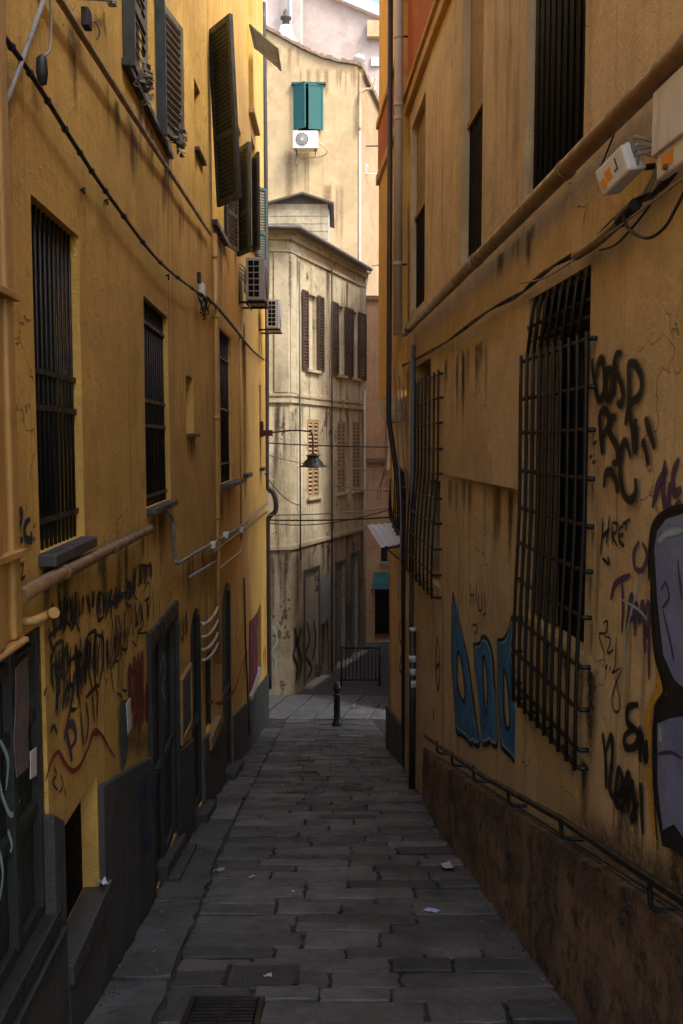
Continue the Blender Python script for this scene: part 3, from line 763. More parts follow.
tagset('graffiti', WL, M['spred'], ochre, [[(168, 912), (195, 830), (220, 806), (245, 850), (272, 876), (300, 855), (330, 790), (355, 722), (385, 745), (410, 790), (432, 825)], [(335, 780), (345, 740), (372, 735)]], .030, o5, s5, 'red zigzag line above the basement opening')
tagset('graffiti', WL, M['sppurple'], ochre, [[(262, 650), (250, 720), (262, 790), (270, 840)], [(240, 760), (250, 710), (275, 700), (285, 750), (265, 790)]], .05, o5, s5, 'smudged purple mark below the scribbles')
tagset('graffiti', WL, M['spthin'], ochre, [[(200, 860), (210, 890), (195, 920), (215, 950)], [(225, 890), (235, 930), (220, 960)], [(240, 940), (245, 975)]], .016, o5, s5, 'faint thin scrawl below the red zigzag')
tagset('graffiti', WL, M['spnavy'], ochre, [[(33, 505), (48, 500), (38, 560), (50, 565)], [(68, 515), (55, 530), (56, 560), (70, 565), (68, 545)], [(76, 530), (77, 536)], [(76, 560), (77, 566)]], .045, (0, 300), 2.355, 'dark letters reading ZG beside the first barred window')
tagset('graffiti', WL, M['spthin'], ochre, [[(40, 600), (35, 640), (50, 620), (45, 660)], [(38, 665), (55, 650)]], .02, (0, 300), 2.355, 'small looping scrawl under the ZG letters')
def scribble(m, parent, x0, x1, y0, y1, slope, n, w, label, seed, W=WL):
    """a row of hurried tall letters: strokes up and down with small loops"""
    q = random.Random(seed); t = Tag(W)
    for i in range(n):
        xa = x0 + (x1 - x0) * i / n; cw = (x1 - x0) / n; dy = slope * (xa - x0); hgt = (y1 - y0) * (1 - .45 * i / n)
        for kk in range(q.choice((1, 2, 2))):
            pts = []; up = q.random() < .5
            for j in range(q.choice((3, 4, 5))):
                pts.append((xa + cw * q.uniform(0, 1.0), y0 + dy + hgt * ((j % 2 == 0) == up) * q.uniform(.75, 1.0) + hgt * q.uniform(0, .18)))
            t.stroke([W.hit(*p) for p in pts], w * q.uniform(.8, 1.2))
    return t.done('graffiti', m, parent, label)
scribble(M['spthin'], ochre, 50, 78, 600, 640, -.45, 5, .024, 'row of tall dark scribbled letters beside the pipe stub', 1)
scribble(M['spgreen'], ochre, 48, 70, 650, 690, -.5, 4, .024, 'lower row of dark greenish scribbles near the metal door', 2)
scribble(M['spblack'], ochre, 68, 104, 640, 690, -.35, 6, .026, 'row of hurried black letters in the middle of the ochre wall', 3)
scribble(M['spnavy'], ochre, 96, 132, 592, 618, -.40, 7, .026, 'row of dark blue letters above the red patch', 4)
scribble(M['spthin'], ochre, 110, 150, 612, 650, -.5, 7, .020, 'row of thin black letters left of the dark door frame', 5)
scribble(M['spthin'], ochre, 131, 152, 566, 590, -.3, 4, .022, 'thin black letters high above the dark door', 6)
scribble(M['spthin'], ochre, 177, 188, 615, 650, -.5, 3, .024, 'thin black letters beside the arched door', 7)
scribble(M['spthin'], ochre, 52, 100, 606, 636, -.45, 9, .016, 'fine tangled marker lines under the black letters', 8)
scribble(M['spnavy'], ochre, 54, 86, 676, 716, -.35, 6, .018, 'fine dark blue marker letters above the red zigzag', 9)
scribble(M['spthin'], ochre, 94, 126, 640, 680, -.45, 6, .016, 'fine black marker letters left of the red patch', 10)
# red wiped patch
tagset('graffiti', WL, M['redpatch'], ochre, [[(490, 470), (492, 560), (500, 650)], [(506, 440), (510, 560), (512, 720)], [(522, 430), (524, 560), (526, 735)], [(536, 420), (537, 560), (538, 700)], [(555, 540), (553, 690)]], .17, o5, s5, 'oxblood red wiped patch left of the dark door')
t = Tag(WL)
for pts in ([(176, 745), (190, 700), (203, 690)], ): pass
tagset('graffiti', WL, M['spbluep'], ochre, [[(132, 800), (136, 790), (142, 780)], [(134, 815), (138, 835), (146, 845)], [(140, 772), (141, 828)], [(147, 768), (148, 810)]], .16, (0, 0), 1, 'faded blue mark on the grey plinth', d0=.047)
tagset('graffiti', WL, M['sppale'], ochre, [[(160, 668), (163, 655), (165, 670), (162, 690), (166, 700)]], .03, (0, 0), 1, 'pale scrawl on the dark door', d0=-.0)
tagset('graffiti', WL, M['spthin'], ochre, [[(178, 622), (177, 640)], [(181, 620), (180, 640), (184, 632)], [(186, 618), (186, 638)], [(177, 655), (178, 672)]], .03, (0, 0), 1, 'thin black marks between dark door and arched door')
tagset('graffiti', WL, M['spred'], ochre, [[(183, 705), (189, 702), (191, 702)], [(204, 702), (212, 702), (213, 702)]], .05, (0, 0), 1, 'red spray line running past the arched door')

def runs(parent, W, m, spots, seed, name='stain', d0=.0045):
    """dirt washed down the wall, also painted shade under the big window: (u, z, width, length)"""
    q = random.Random(seed); t = Tag(W)
    for u, z, wd, ln in spots:
        for i in range(max(1, int(wd / .13))):
            uu = u + q.uniform(-.5, .5) * wd; l = ln * q.uniform(.35, 1.1)
            t.stroke([(uu, z), (uu + q.uniform(-.01, .01), z - l * .5), (uu + q.uniform(-.015, .015), z - l)], q.uniform(.10, .34) * (.35 if m == M['rust'] else 1), d0=d0, taper=True, ends=False)
    return t.done(name, m, parent)
def band(parent, W, m, path, h, seed, name='stain', d0=.0042):
    """splashed dirt along a wall foot or under a pipe; path of (u, z)"""
    t = Tag(W)
    t.stroke(path, h, d0=d0, k=8, ends=False)
    return t.done(name, m, parent)
w1_, w2_, sl_ = H['w1'], H['w2'], H['slit']
runs(ochre, WL, M['grime'], [((w1_[0] + w1_[1]) / 2, w1_[2] - .06, .8, .35), ((w2_[0] + w2_[1]) / 2 + .2, w2_[2] - .06, 1.1, .55), ((sl_[0] + sl_[1]) / 2, sl_[2] - .03, .4, .5), (7.6, CAMZ + 2.52, 1.5, .5), (H['vent'][0] + .1, H['vent'][2] - .03, .3, .5)], 11)
runs(ochre, WL, M['grime'], [(u, CAMZ + 2.2 + .04 * (u - 4.5), .5, .6) for u in (5.0, 5.9, 6.8, 8.2, 9.2, 10.2)], 12)
runs(ochre, WL, M['grime'], [(u, CAMZ - .66, .5, .5) for u in (4.6, 5.3, 6.1, 6.9)] + [(9.2, CAMZ - 1.15, .8, .6), (10.4, CAMZ - 1.2, .7, .6)], 13)
runs(ochre, WL, M['grimeshade'], [(u, gz(u) + 1.15, .4, .75) for u in (6.0, 6.6)], 14)
band(ochre, WL, M['grimeshade'], [(6.0, LH(98, 780)[1]), (6.5, LH(125, 768)[1]), (7.2, LH(146, 758)[1])], .34, 1)
# ================================================================== LEFT: YELLOW HOUSE
yellow = empty('yellow_house', (-1.6, 16, 0), 'narrow yellow plaster house at the alley end, with louvred shutters', 'house')
K = {}
K['w3'] = hole(WL, 219.5, 231, (220, 328), (222, 484), .16)
K['w4'] = (LH(243, 442)[0], LH(246.5, 442)[0], LH(244, 474)[1], LH(244, 342)[1], .12, 0)
K['w5'] = (LH(259.6, 442)[0], LH(261.2, 442)[0], LH(260, 468)[1], LH(260, 385)[1], .12, 0)
K['arch2'] = (LH(222.5, 700)[0], LH(232, 700)[0], gz(13.0) + .1, LH(227, 582)[1], .055, .35)
K['slot'] = (LH(257.5, 650)[0], LH(261.5, 650)[0], LH(259, 682)[1], LH(259, 607)[1], .16, 0)
K['s1'] = (11.1 + .35, 12.6, CAMZ + 2.75, CAMZ + 5.05, .16, 0)
K['s2'] = (14.2, 15.1, CAMZ + 3.2, CAMZ + 5.0, .16, 0)
K['s3'] = (16.5, 17.4, CAMZ + 5.9, CAMZ + 8.9, .16, 0)
K['s4'] = (16.9, 17.7, CAMZ + 3.6, CAMZ + 5.6, .16, 0)
bm = BM(); wallmesh(bm, WL, YJ, 20.0, -.2, YTOP, list(K.values()))
for yy in (YJ, 20): quad(bm, WL.P(yy, -.2), WL.P(yy, YTOP), WL.P(yy, YTOP, -7), WL.P(yy, -.2, -7))
link('wall', bm, M['yellow'], yellow)
bm = BM(); wbox(bm, WL, YJ - .005, 20.3, YTOP - .26, YTOP + .02, -7, .35); link('roof', bm, M['tile'], yellow)
h = K['w3']; barred_window(yellow, WL, h, 9, [LH(228, y)[1] for y in (361, 410, 463)], sill=(h[0] - .03, h[1] + .35, .06, .13))
for q in ('w4', 'w5'):
    h = K[q]
    f = BM(); quad(f, WL.P(h[0], h[2], -.11), WL.P(h[1], h[2], -.11), WL.P(h[1], h[3], -.11), WL.P(h[0], h[3], -.11)); w = link('window', f, M['olive'], yellow)
    f = BM(); wbox(f, WL, h[0] - .03, h[1] + .2, h[2] - .06, h[2] + .003, -.04, .09); link('sill', f, M['slate'], w)
d = panel_door(yellow, WL, K['arch2'], M['darkdoor'], mid=False); h = K['arch2']
f = BM(); wbox(f, WL, h[0] + .25, h[1] + .3, gz(h[0]) - .2, gz(h[0]) + .05, -.05, .14, z0b=gz(h[1]) - .05, z1b=gz(h[1]) + .06); link('doorstep', f, M['slate'], d, bevel=.01)
h = K['slot']; f = BM(); quad(f, WL.P(h[0], h[2], -.15), WL.P(h[1], h[2], -.15), WL.P(h[1], h[3], -.15), WL.P(h[0], h[3], -.15)); link('window', f, M['black'], yellow)
segs = [(YJ, LH(213, 733)[1], K['arch2'][0] - .01, LH(222, 724)[1]), (K['arch2'][1] + .01, LH(233, 714)[1], LH(249, 690)[0], LH(249, 699)[1]), (LH(249, 690)[0], LH(249, 699)[1], 20.0, LH(267, 675)[1])]
plinth(yellow, WL, segs, M['plinth'])
link('poster', sheet(WL, [(249, 622), (253, 617), (257, 612), (257, 680), (253, 687), (249, 693)], .01), M['magenta'], yellow)
f = BM(); wbox(f, WL, LH(249, 700)[0], LH(259, 690)[0], LH(250, 698)[1], LH(250, 693)[1], -.01, .06); link('ledge', f, M['stone'], yellow)
tagset('graffiti', WL, M['spred'], yellow, [[(215, 703), (222, 702), (234, 690), (240, 672), (244, 655)]], .06, (0, 0), 1)
runs(yellow, WL, M['grime'], [(K['w3'][0] + .4, K['w3'][2] - .06, .9, .7), (K['w4'][0] + .2, K['w4'][2] - .06, .5, .6), (K['w5'][0] + .2, K['w5'][2] - .06, .4, .6), (14.8, CAMZ + 2.0, 1.2, .9), (18.5, CAMZ + 2.1, 1.0, .8), (12.0, CAMZ + 2.7, 1.2, .8)], 15)
runs(yellow, WL, M['grimeshade'], [(u, gz(u) + 1.7, .7, .9) for u in (15, 16.2, 19.2)], 16)
# louvred shutters; the first hangs open across the view
def shut_window(parent, h, A, B, z0, z1, m, lean=0., gap=.06):
    f = BM(); quad(f, WL.P(h[0], h[2], -.15), WL.P(h[1], h[2], -.15), WL.P(h[1], h[3], -.15), WL.P(h[0], h[3], -.15)); w = link('window', f, M['shutter'], parent)
    f = BM(); shutter_mesh(f, A, B, z0, z1, lean=lean, gap=gap, th=.045, fr=.07, flip=True); link('shutter', f, m, w)
    f = BM(); wbox(f, WL, h[0] - .05, h[1] + .05, h[2] - .06, h[2] + .003, -.05, .07); link('sill', f, M['shutter'], w)
    return w
p0 = at(210, 31, 11.35); p1 = at(231, 15, 10.9); zb0 = at(216, 207, 11.35).z
w1 = shut_window(yellow, K['s1'], (p0.x - .01, 11.35), (p1.x, 10.9), zb0, p0.z, M['shutter'], lean=.09, gap=.05)
f = BM(); shutter_mesh(f, xy(WL, 12.62, .03), xy(WL, 13.08, .14), CAMZ + 2.70, CAMZ + 3.95, gap=.05, flip=True); link('shutter', f, M['shutter'], w1)
w2 = shut_window(yellow, K['s2'], xy(WL, 14.15, .03), xy(WL, 13.75, .26), CAMZ + 2.85, CAMZ + 4.45, M['shutter'], gap=.06)
w4 = shut_window(yellow, K['s4'], xy(WL, 16.85, .03), xy(WL, 16.45, .17), CAMZ + 3.45, CAMZ + 5.15, M['shutter'], gap=.06)
a, b = at(257, 250, 17.75), at(268, 250, 18.15)
f = BM(); shutter_mesh(f, (a.x - .02, 17.75), (b.x, 18.0), at(262, 262, 17.9).z, at(262, 188, 17.9).z, gap=.05); link('shutter', f, M['shuttergreen'], w4)
h = K['s3']
f = BM(); quad(f, WL.P(h[0], h[2], -.15), WL.P(h[1], h[2], -.15), WL.P(h[1], h[3], -.15), WL.P(h[0], h[3], -.15)); w = link('window', f, M['panel'], yellow)
f = BM()                                             # flap shutter propped outwards
a, b = at(247, 44, 16.6), at(274, 74, 17.3)
e = Vector((.42, .55, -.50)); n2 = Vector((.05, .9, .62)).normalized() * .5
o = WL.P(16.4, CAMZ + 7.30, .02)
for k in range(7): obox(f, o + Vector((0, .82 * k / 6, 0)), Vector((.50, 0, -.42)), Vector((0, .10, 0)), Vector((.012, 0, .02)))
obox(f, o + Vector((0, 0, -.012)), Vector((.05, 0, -.042)), Vector((0, .92, 0)), Vector((.014, 0, .02))); obox(f, o + Vector((.45, 0, -.39)), Vector((.05, 0, -.042)), Vector((0, .92, 0)), Vector((.014, 0, .02)))
link('flap_shutter', f, M['shutterpale'], w)
f = BM(); wbox(f, WL, h[0] - .05, h[1] + .3, h[2] - .07, h[2], -.05, .10); link('sill', f, M['ochrepanel'], w)

# ================================================================== LEFT: pipes, cables
def pipe_thing(name, pts, r, m, label, cat='pipe', clamps=(), cm=None, group=None, seg=12, collars=()):
    pts = [Vector(p) for p in pts]
    bm = BM(); tube(bm, pts, r, seg)
    for q in collars:
        a, b = q
        tube(bm, [a, b], r * 1.13, seg)
    o = tag(link(name, bm, m), label, cat, group)
    for a, b in clamps:
        c = BM(); tube(c, [a, b], r * .35, 6); 
        d = (b - a).normalized()
        link('clamp', c, cm or M['iron'], o)
    return o
def onw(W, px, py, d): u, z = W.hit(px, py, d); return W.P(u, z, d)
P_ = lambda px, py, d=.05: onw(WL, px, py, d)
pipe_thing('drainpipe', [P_(19, 596, .07), P_(60, 574, .07), P_(100, 554, .07), P_(150, 529, .07)], .034, M['pipebrown'], 'thick brown pipe running along the ochre wall below the window sills', 'drainpipe',
    collars=[(P_(62, 573, .07), P_(66, 571, .07)), (P_(112, 548, .07), P_(115, 546.5, .07))])
pipe_thing('pipe_stub', [P_(20, 622, .05), P_(34, 621, .10), P_(48, 615, .14), P_(53, 613, .17)], .021, M['pipeochre'], 'short ochre pipe stub sticking out above the near metal door', 'pipe', collars=[(P_(51, 614, .155), P_(54, 612.5, .175))])
# ribbed casing at the very edge
bm = BM(); z0 = LH(5, 648, .1)[1]; z1 = LH(5, 235, .1)[1]
ue = LH(17, 442, .10)[0]
for k, (a, b, dd) in enumerate(((ue - .62, ue - .42, .09), (ue - .41, ue - .24, .12), (ue - .23, ue - .10, .09), (ue - .09, ue, .105))): wbox(bm, WL, a, b, z0, YTOP - .4, -.01, dd)
wbox(bm, WL, ue - .64, ue + .02, z0 - .03, z0 - .002, -.01, .125)
pc_ = tag(link('pipe_casing', bm, M['pipeochre'], bevel=.015), 'ribbed ochre boxed casing at the near edge of the ochre wall', 'pipe casing')
for yy in (300, 560):
    f = BM(); zc_ = LH(10, yy, .1)[1]; wbox(f, WL, ue - .66, ue + .012, zc_, zc_ + .03, .0, .128); link('clamp', f, M['pipeochre'], pc_, bevel=.004)
zt = WL.P(YJ, CAMZ + 2.5).z
clampz = [LH(213, y)[1] for y in (262, 320, 420, 520)]
pipe_thing('downpipe', [WL.P(YJ - .02, LH(213, 238)[1], .05), WL.P(YJ - .02, LH(213, 400)[1], .05), WL.P(YJ - .02, LH(213, 560)[1], .05), WL.P(YJ - .02, LH(213, 668)[1], .05)], .03, M['pipeochre'], 'slim ochre painted downpipe at the joint of ochre and yellow houses', 'downpipe',
    collars=[(WL.P(YJ - .02, z, .05), WL.P(YJ - .02, z + .05, .05)) for z in clampz])
pipe_thing('conduit', [P_(45, -24, .05), P_(60, 0, .05), P_(100, 65, .05), P_(137, 122, .05), P_(175, 180, .05), P_(211, 235, .05)], .019, M['pipebrown'], 'dark brown conduit slanting down the upper ochre wall', 'conduit')
pipe_thing('conduit', [P_(-6, 136, .05), P_(20, 68, .05), P_(47, -8, .05)], .011, M['greycable'], 'pale grey conduit crossing the top corner of the ochre wall', 'conduit')
pts = smooth_path([P_(-14, 12, .04), P_(30, 72, .05), P_(75, 145, .05), P_(110, 198, .05), P_(160, 262, .06), P_(197, 292, .07)], 8)
c = pipe_thing('cable', pts, .012, M['cable'], 'long black cable strung down the ochre wall to a junction', 'cable', seg=6)
f = BM()
for i in range(2, len(pts) - 2, 3): tube(f, [pts[i], pts[i].lerp(pts[i + 1], .22)], .018, 6)
link('cable_tie', f, M['cable'], c)
pts = smooth_path([P_(198, 293, .07), P_(206, 298, .08), P_(216, 306, .07), P_(232, 325, .06), P_(252, 350, .06), P_(264, 360, .06)], 8)
pipe_thing('cable', pts, .02, M['cable'], 'black cable sagging from the junction to the yellow house corner', 'cable', seg=6)
# junction clump with loops
j = empty('cable_junction', P_(202, 300, .06), 'grey junction with coiled cable loops beside the ochre downpipe', 'cable junction')
q = P_(202, 290, .07)
f = BM(); box(f, q - Vector((.03, .05, .07)), q + Vector((.03, .05, .07))); link('box', f, M['boxgrey'], j, bevel=.008)
f = BM(); q2 = P_(199, 278, .06); box(f, q2 - Vector((.02, .03, .06)), q2 + Vector((.02, .03, .06))); link('insulator', f, M['cable'], j, bevel=.008)
f = BM()
for k in range(5):
    cc = P_(201 + k * 1.6, 303 + (k % 3) * 3, .08); rr = rnd.uniform(.07, .12)
    tube(f, [cc + Vector((.02 * math.sin(t * 2), rr * .8 * math.cos(t), rr * math.sin(t))) for t in [2 * math.pi * i / 18 for i in range(19)]], .007, 5, cap=False)
link('cable_loop', f, M['cable'], j)
# hanging fixture and hook at the top corner
f = BM(); cc = P_(42.5, 70, .05); lathe(f, cc - Vector((0, 0, .07)), [(.001, 0), (.02, .01), (.028, .06), (.024, .12), (.005, .14)], 12)
w = tag(link('wall_fitting', f, M['cable']), 'small dark oval fitting hanging on the ochre wall by a grey wire', 'fitting')
f = BM(); tube(f, smooth_path([cc + Vector((0, 0, .06)), P_(50, 50, .05), P_(52, 20, .05), P_(50, -6, .05)]), .006, 5); link('wire', f, M['greycable'], w)
f = BM(); cc = P_(86, 19, .06); box(f, cc - Vector((.02, .04, .05)), cc + Vector((.02, .04, .05)))
w = tag(link('cable_clamp', f, M['cable'], bevel=.006), 'black cable clamp with a hooked loop on the brown conduit', 'clamp')
f = BM(); tube(f, smooth_path([P_(88, 22, .06), P_(95, 22, .08), P_(99, 32, .09), P_(96, 40, .07)]), .006, 5); link('hook', f, M['greycable'], w)
f = BM(); tube(f, [P_(77, -3, .06), P_(112, 0, .06)], .012, 6); box(f, P_(112, 1, .06) - Vector((.025,) * 3), P_(112, 1, .06) + Vector((.025,) * 3))
tag(link('pipe_end', f, M['greycable']), 'pale pipe end with a cap at the very top of the ochre wall', 'pipe')
# L shaped conduit and bundle
pipe_thing('conduit', smooth_path([P_(168, 514, .04), P_(172, 519, .04), P_(173, 535, .04), P_(175, 558, .04), P_(178, 563, .05), P_(195, 553, .05), P_(213, 543, .05), P_(240, 526, .05), P_(268, 503, .06)], 5), .017, M['greycable'], 'grey conduit stepping down and running towards the alley end', 'conduit', seg=8)
pipe_thing('conduit', [P_(213, 553, .05), P_(236, 535, .05), P_(267, 512, .06)], .022, M['pipebrown'], 'brown lower conduit beside the grey one near the alley end', 'conduit', seg=8)
pipe_thing('conduit', [P_(190, 577, .05), P_(215, 562, .05), P_(216, 562, .03)], .016, M['greycable'], 'short grey conduit below the bundle on the ochre wall', 'conduit', seg=8)
pipe_thing('conduit', [P_(218, 570, .05), P_(240, 552, .05), P_(241, 540, .05)], .016, M['pipeochre'], 'short ochre conduit past the downpipe on the yellow wall', 'conduit', seg=8)
pipe_thing('conduit', [P_(239.5, 330, .05), P_(240.5, 440, .05), P_(241, 545, .05)], .016, M['pipeochre'], 'upright ochre conduit beside a narrow window of the yellow house', 'conduit', seg=8)
for k, (x, y) in enumerate(((213, 545), (226, 535), (241, 530))):
    f = BM(); cc = P_(x, y, .07); box(f, cc - Vector((.035, .07, .04)), cc + Vector((.035, .07, .04)))
    tag(link('junction_box', f, M['boxgrey'], bevel=.01), ('small grey junction box where the conduit crosses the ochre downpipe', 'small grey junction box between ochre downpipe and upright ochre conduit', 'small grey junction box on the upright ochre conduit')[k], 'junction box', 'junction boxes on the conduit bundle')
# four hooked pale pipes
for k, yy in enumerate((621, 634, 647, 657)):
    pts = smooth_path([onw(WL, 201.5, yy + 2, .03), onw(WL, 203.5, yy + 3, .07), onw(WL, 208, yy + 1, .09), onw(WL, 214, yy - 6, .09), onw(WL, 217, yy - 12, .08), onw(WL, 218, yy - 14, .02)], 5)
    f = BM(); tube(f, pts, .019, 8)
    tag(link('vent_pipe', f, M['pipebeige']), ('topmost', 'second from top', 'third from top', 'lowest')[k] + ' of the hooked pale pipes above the small ground floor window', 'pipe', 'hooked pipes by the downpipe')
pipe_thing('crack_cable', [P_(244, 578, .03), P_(245.5, 640, .03), P_(248, 700, .03), P_(249, 735, .05)], .016, M['cable'], 'thin black cable running straight down the yellow wall to the plinth', 'cable', seg=6)
# dark downpipe with offset at the corner
Yc = 19.85
def PY(px, py): return at(px, py, Yc)
pts = smooth_path([PY(261, 0), PY(263, 150), PY(264.5, 330), PY(264.5, 470), PY(265.5, 487), PY(271, 493), PY(274, 503), PY(273, 512), PY(267, 518), PY(265.5, 530), PY(266.5, 600), PY(267.5, 690)], 5)
pts = [p + Vector((.035, .12, 0)) for p in pts]
pipe_thing('downpipe', pts, .055, M['pipedark'], 'dark downpipe with an offset bend on the yellow house corner', 'downpipe', seg=12)
# crumpled dry leaves caught on the shutters
for k, (x, y, lab) in enumerate(((148, 82, 'grey tangle of dry leaves caught under the first louvred leaf'), (181, 138, 'grey tangle of dry leaves caught on the second louvred leaf'))):
    f = BM(); cc = P_(x, y, .16)
    for i in range(40):
        o = cc + Vector((rnd.gauss(0, .02), rnd.gauss(0, .03), rnd.gauss(0, .06))); a = Vector((rnd.gauss(0, 1), rnd.gauss(0, 1), rnd.gauss(0, 1))).normalized() * .035; b = a.orthogonal().normalized() * .02
        quad(f, o - a, o + b, o + a, o - b)
    for i in range(5): tube(f, [cc + Vector((-.1, rnd.gauss(0, .03), -.02)), cc + Vector((rnd.gauss(0, .03), rnd.gauss(0, .05), rnd.gauss(0, .08)))], .005, 5)
    tag(link('dry_plant', f, M['plant']), lab, 'dry plant')
# nails
for k, (x, y) in enumerate(((81, 190), (104, 201), (166, 276))):
    f = BM(); tube(f, [P_(x, y, -.01), P_(x + 3, y - 1, .06)], .009, 6); tube(f, [P_(x + 3, y - 1, .06), P_(x + 3, y + 4, .06)], .007, 6)
    tag(link('wall_hook', f, M['iron']), ('iron hook right of the top of the first barred window', 'pale iron hook below the long black cable', 'iron hook near the top of the second barred window')[k], 'hook', 'hooks in the ochre wall')

# ------------------------------------------------------------------ air conditioners
def ac_unit(label, lo, hi, fan_axis, m_body, bracket, rows=6, cols=2):
    lo, hi = Vector(lo), Vector(hi); c = (lo + hi) / 2
    r = empty('air_conditioner', (c.x, c.y, lo.z), label, 'air conditioner')
    f = BM(); box(f, lo, hi); link('casing', f, m_body, r, bevel=.015)
    # ribbed grid on the face towards the viewer
    f = BM(); s = hi - lo
    if rows:
        mx, mz = .12 * s.x, .07 * s.z
        w = (s.x * .72 - mx) / cols; hh = (s.z - 2 * mz) / rows
        for i in range(cols):
            for j in range(rows):
                a = lo.x + mx + i * w; b = lo.z + mz + j * hh
                box(f, (a + w * .07, lo.y - .006, b + hh * .09), (a + w * .93, lo.y - .001, b + hh * .91))
        link('side_grid', f, M['black'], r)
    f = BM()
    if fan_axis == 'x':
        cc = Vector((hi.x + .004, c.y, c.z)); e1, e2 = Vector((0, 1, 0)), Vector((0, 0, 1)); n = Vector((1, 0, 0)); rr = min(s.y, s.z) * .4
    else:
        cc = Vector((lo.x + s.x * .36, lo.y - .004, c.z)); e1, e2 = Vector((1, 0, 0)), Vector((0, 0, 1)); n = Vector((0, -1, 0)); rr = s.z * .38
    ring = [f.verts.new(cc + (e1 * math.cos(t) + e2 * math.sin(t)) * rr) for t in [2 * math.pi * k / 24 for k in range(24)]]; f.faces.new(ring)
    link('fan_opening', f, M['gutter'], r)
    f = BM()
    for q in (.25, .5, .75, 1.0): tube(f, [cc + n * .008 + (e1 * math.cos(t) + e2 * math.sin(t)) * rr * q for t in [2 * math.pi * k / 24 for k in range(25)]], .006, 5, cap=False)
    for k in range(6):
        t = math.pi * k / 6; v = (e1 * math.cos(t) + e2 * math.sin(t)) * rr; tube(f, [cc + n * .008 - v, cc + n * .008 + v], .005, 5)
    link('fan_guard', f, m_body, r)
    f = BM()
    for a, b in bracket: tube(f, [Vector(a), Vector(b)], .018, 6)
    link('bracket', f, M['iron'], r)
    return r
a = at(246, 300, 14.4); b = at(264.5, 257, 14.4)
ac = ac_unit('dark beige air conditioner with black grid on the yellow wall, the nearer of two', (a.x, 14.4, a.z), (b.x, 15.2, b.z), 'x', M['acgrey'],
    [((xl(14.5) - .02, 14.5, a.z - .02), (b.x + .03, 14.5, a.z - .02)), ((xl(15.1) - .02, 15.1, a.z - .02), (b.x + .03, 15.1, a.z - .02)), ((xl(14.5), 14.5, a.z + .35), (xl(14.5), 14.5, a.z - .06)), ((b.x, 14.35, a.z - .03), (b.x, 15.25, a.z - .03)), ((a.x, 14.35, a.z - .03), (a.x, 15.25, a.z - .03))])
f = BM()
for k in range(4): tube(f, smooth_path([Vector((xl(14.6), 14.6 + .05 * k, a.z + .6 - .05 * k)), Vector((a.x - .02, 14.45 + .03 * k, a.z + .5 - .08 * k)), Vector((a.x - .03, 14.45, a.z + .3 - .05 * k)), Vector((a.x + .02, 14.38, a.z + .1))]), .012, 5)
link('hose', f, M['greycable'], ac)
a = at(266.5, 328, 18.2); b = at(279, 299, 18.2)
ac_unit('pale beige air conditioner with black grid, the farther of two on the yellow wall', (a.x, 18.2, a.z), (b.x, 18.95, b.z), 'x', M['boxgrey'],
    [((xl(18.3) - .02, 18.3, a.z - .02), (b.x + .02, 18.3, a.z - .02)), ((xl(18.9) - .02, 18.9, a.z - .02), (b.x + .02, 18.9, a.z - .02)), ((xl(18.3), 18.3, a.z + .3), (xl(18.3), 18.3, a.z - .05))])

# ------------------------------------------------------------------ street lamp
lm = WL.P(18.7, LH(262, 436)[1], 0)
lamp = empty('street_lamp', lm, 'black enamel lamp hanging from an arm on the yellow house corner', 'street lamp')
f = BM(); box(f, lm + Vector((-.02, -.06, -.02)), lm + Vector((.05, .06, .30))); box(f, lm + Vector((.051, -.05, .0)), lm + Vector((.24, .05, .12))); link('mount', f, M['redmetal'], lamp, bevel=.006)
e = at(305, 431, 18.7); t = at(313, 456, 18.7)
f = BM(); tube(f, smooth_path([lm + Vector((.2, 0, .07)), Vector((e.x - .3, 18.7, e.z + .01)), Vector((e.x, 18.7, e.z)), Vector((t.x - .02, 18.7, e.z - .06)), Vector((t.x, 18.7, t.z + .1)), Vector((t.x, 18.7, t.z))]), .017, 8); link('arm', f, M['redmetal'], lamp)
zl = at(313, 467, 18.7).z
f = BM(); lathe(f, (t.x, 18.7, zl), [(.30, 0), (.30, .012), (.215, .045), (.20, .10), (.125, .17), (.12, .215), (.145, .225), (.145, .245), (.11, .25), (.02, .29)], 28); link('lamp_shade', f, M['lampblack'], lamp)
f = BM(); lathe(f, (t.x, 18.7, zl - .03), [(.02, 0), (.10, .008), (.16, .028)], 20); link('glass', f, M['white'], lamp)

# ================================================================== RIGHT: BROWN OCHRE HOUSE
right = empty('brown_ochre_house', (1.5, 6, gz(6)), 'brown ochre house with a big iron window cage and blue graffiti', 'house')
Q = {}
zC = RH(405, 118)[1]                                   # cornice under the red frieze
zF = zC + 1.45
YE = 12.9
Q['wr1'] = (RH(584, 100)[0], RH(525, 130)[0], RH(537, 205)[1], zC - .12, .10, 0)
Q['wr2'] = (RH(482, 180)[0], RH(462, 180)[0], RH(478, 252)[1], zC - .12, .07, 0)
Q['wr3'] = (RH(425, 200)[0], RH(411, 200)[0], RH(420, 305)[1], RH(424, 95)[1], .08, 0)
Q['big'] = (RH(588, 442)[0], RH(528, 330)[0], RH(588, 660)[1], RH(588, 266)[1], .12, 0)
Q['small'] = (RH(430.5, 442)[0], RH(415.5, 442)[0], RH(425, 575)[1], RH(422, 363)[1], .25, 0)
Q['small2'] = (RH(440, 520)[0], Q['small'][0], Q['small'][2], RH(435, 480)[1], .25, 0)
uS = Q['small2'][0]
Q['rec'] = (RH(519.5, 442)[0], RH(442, 480)[0], gz(9) - .3, RH(520, 490)[1], .085, 0)
bm = BM(); wallmesh(bm, WR, -1.3, YE, -.2, RTOP, list(Q.values()))
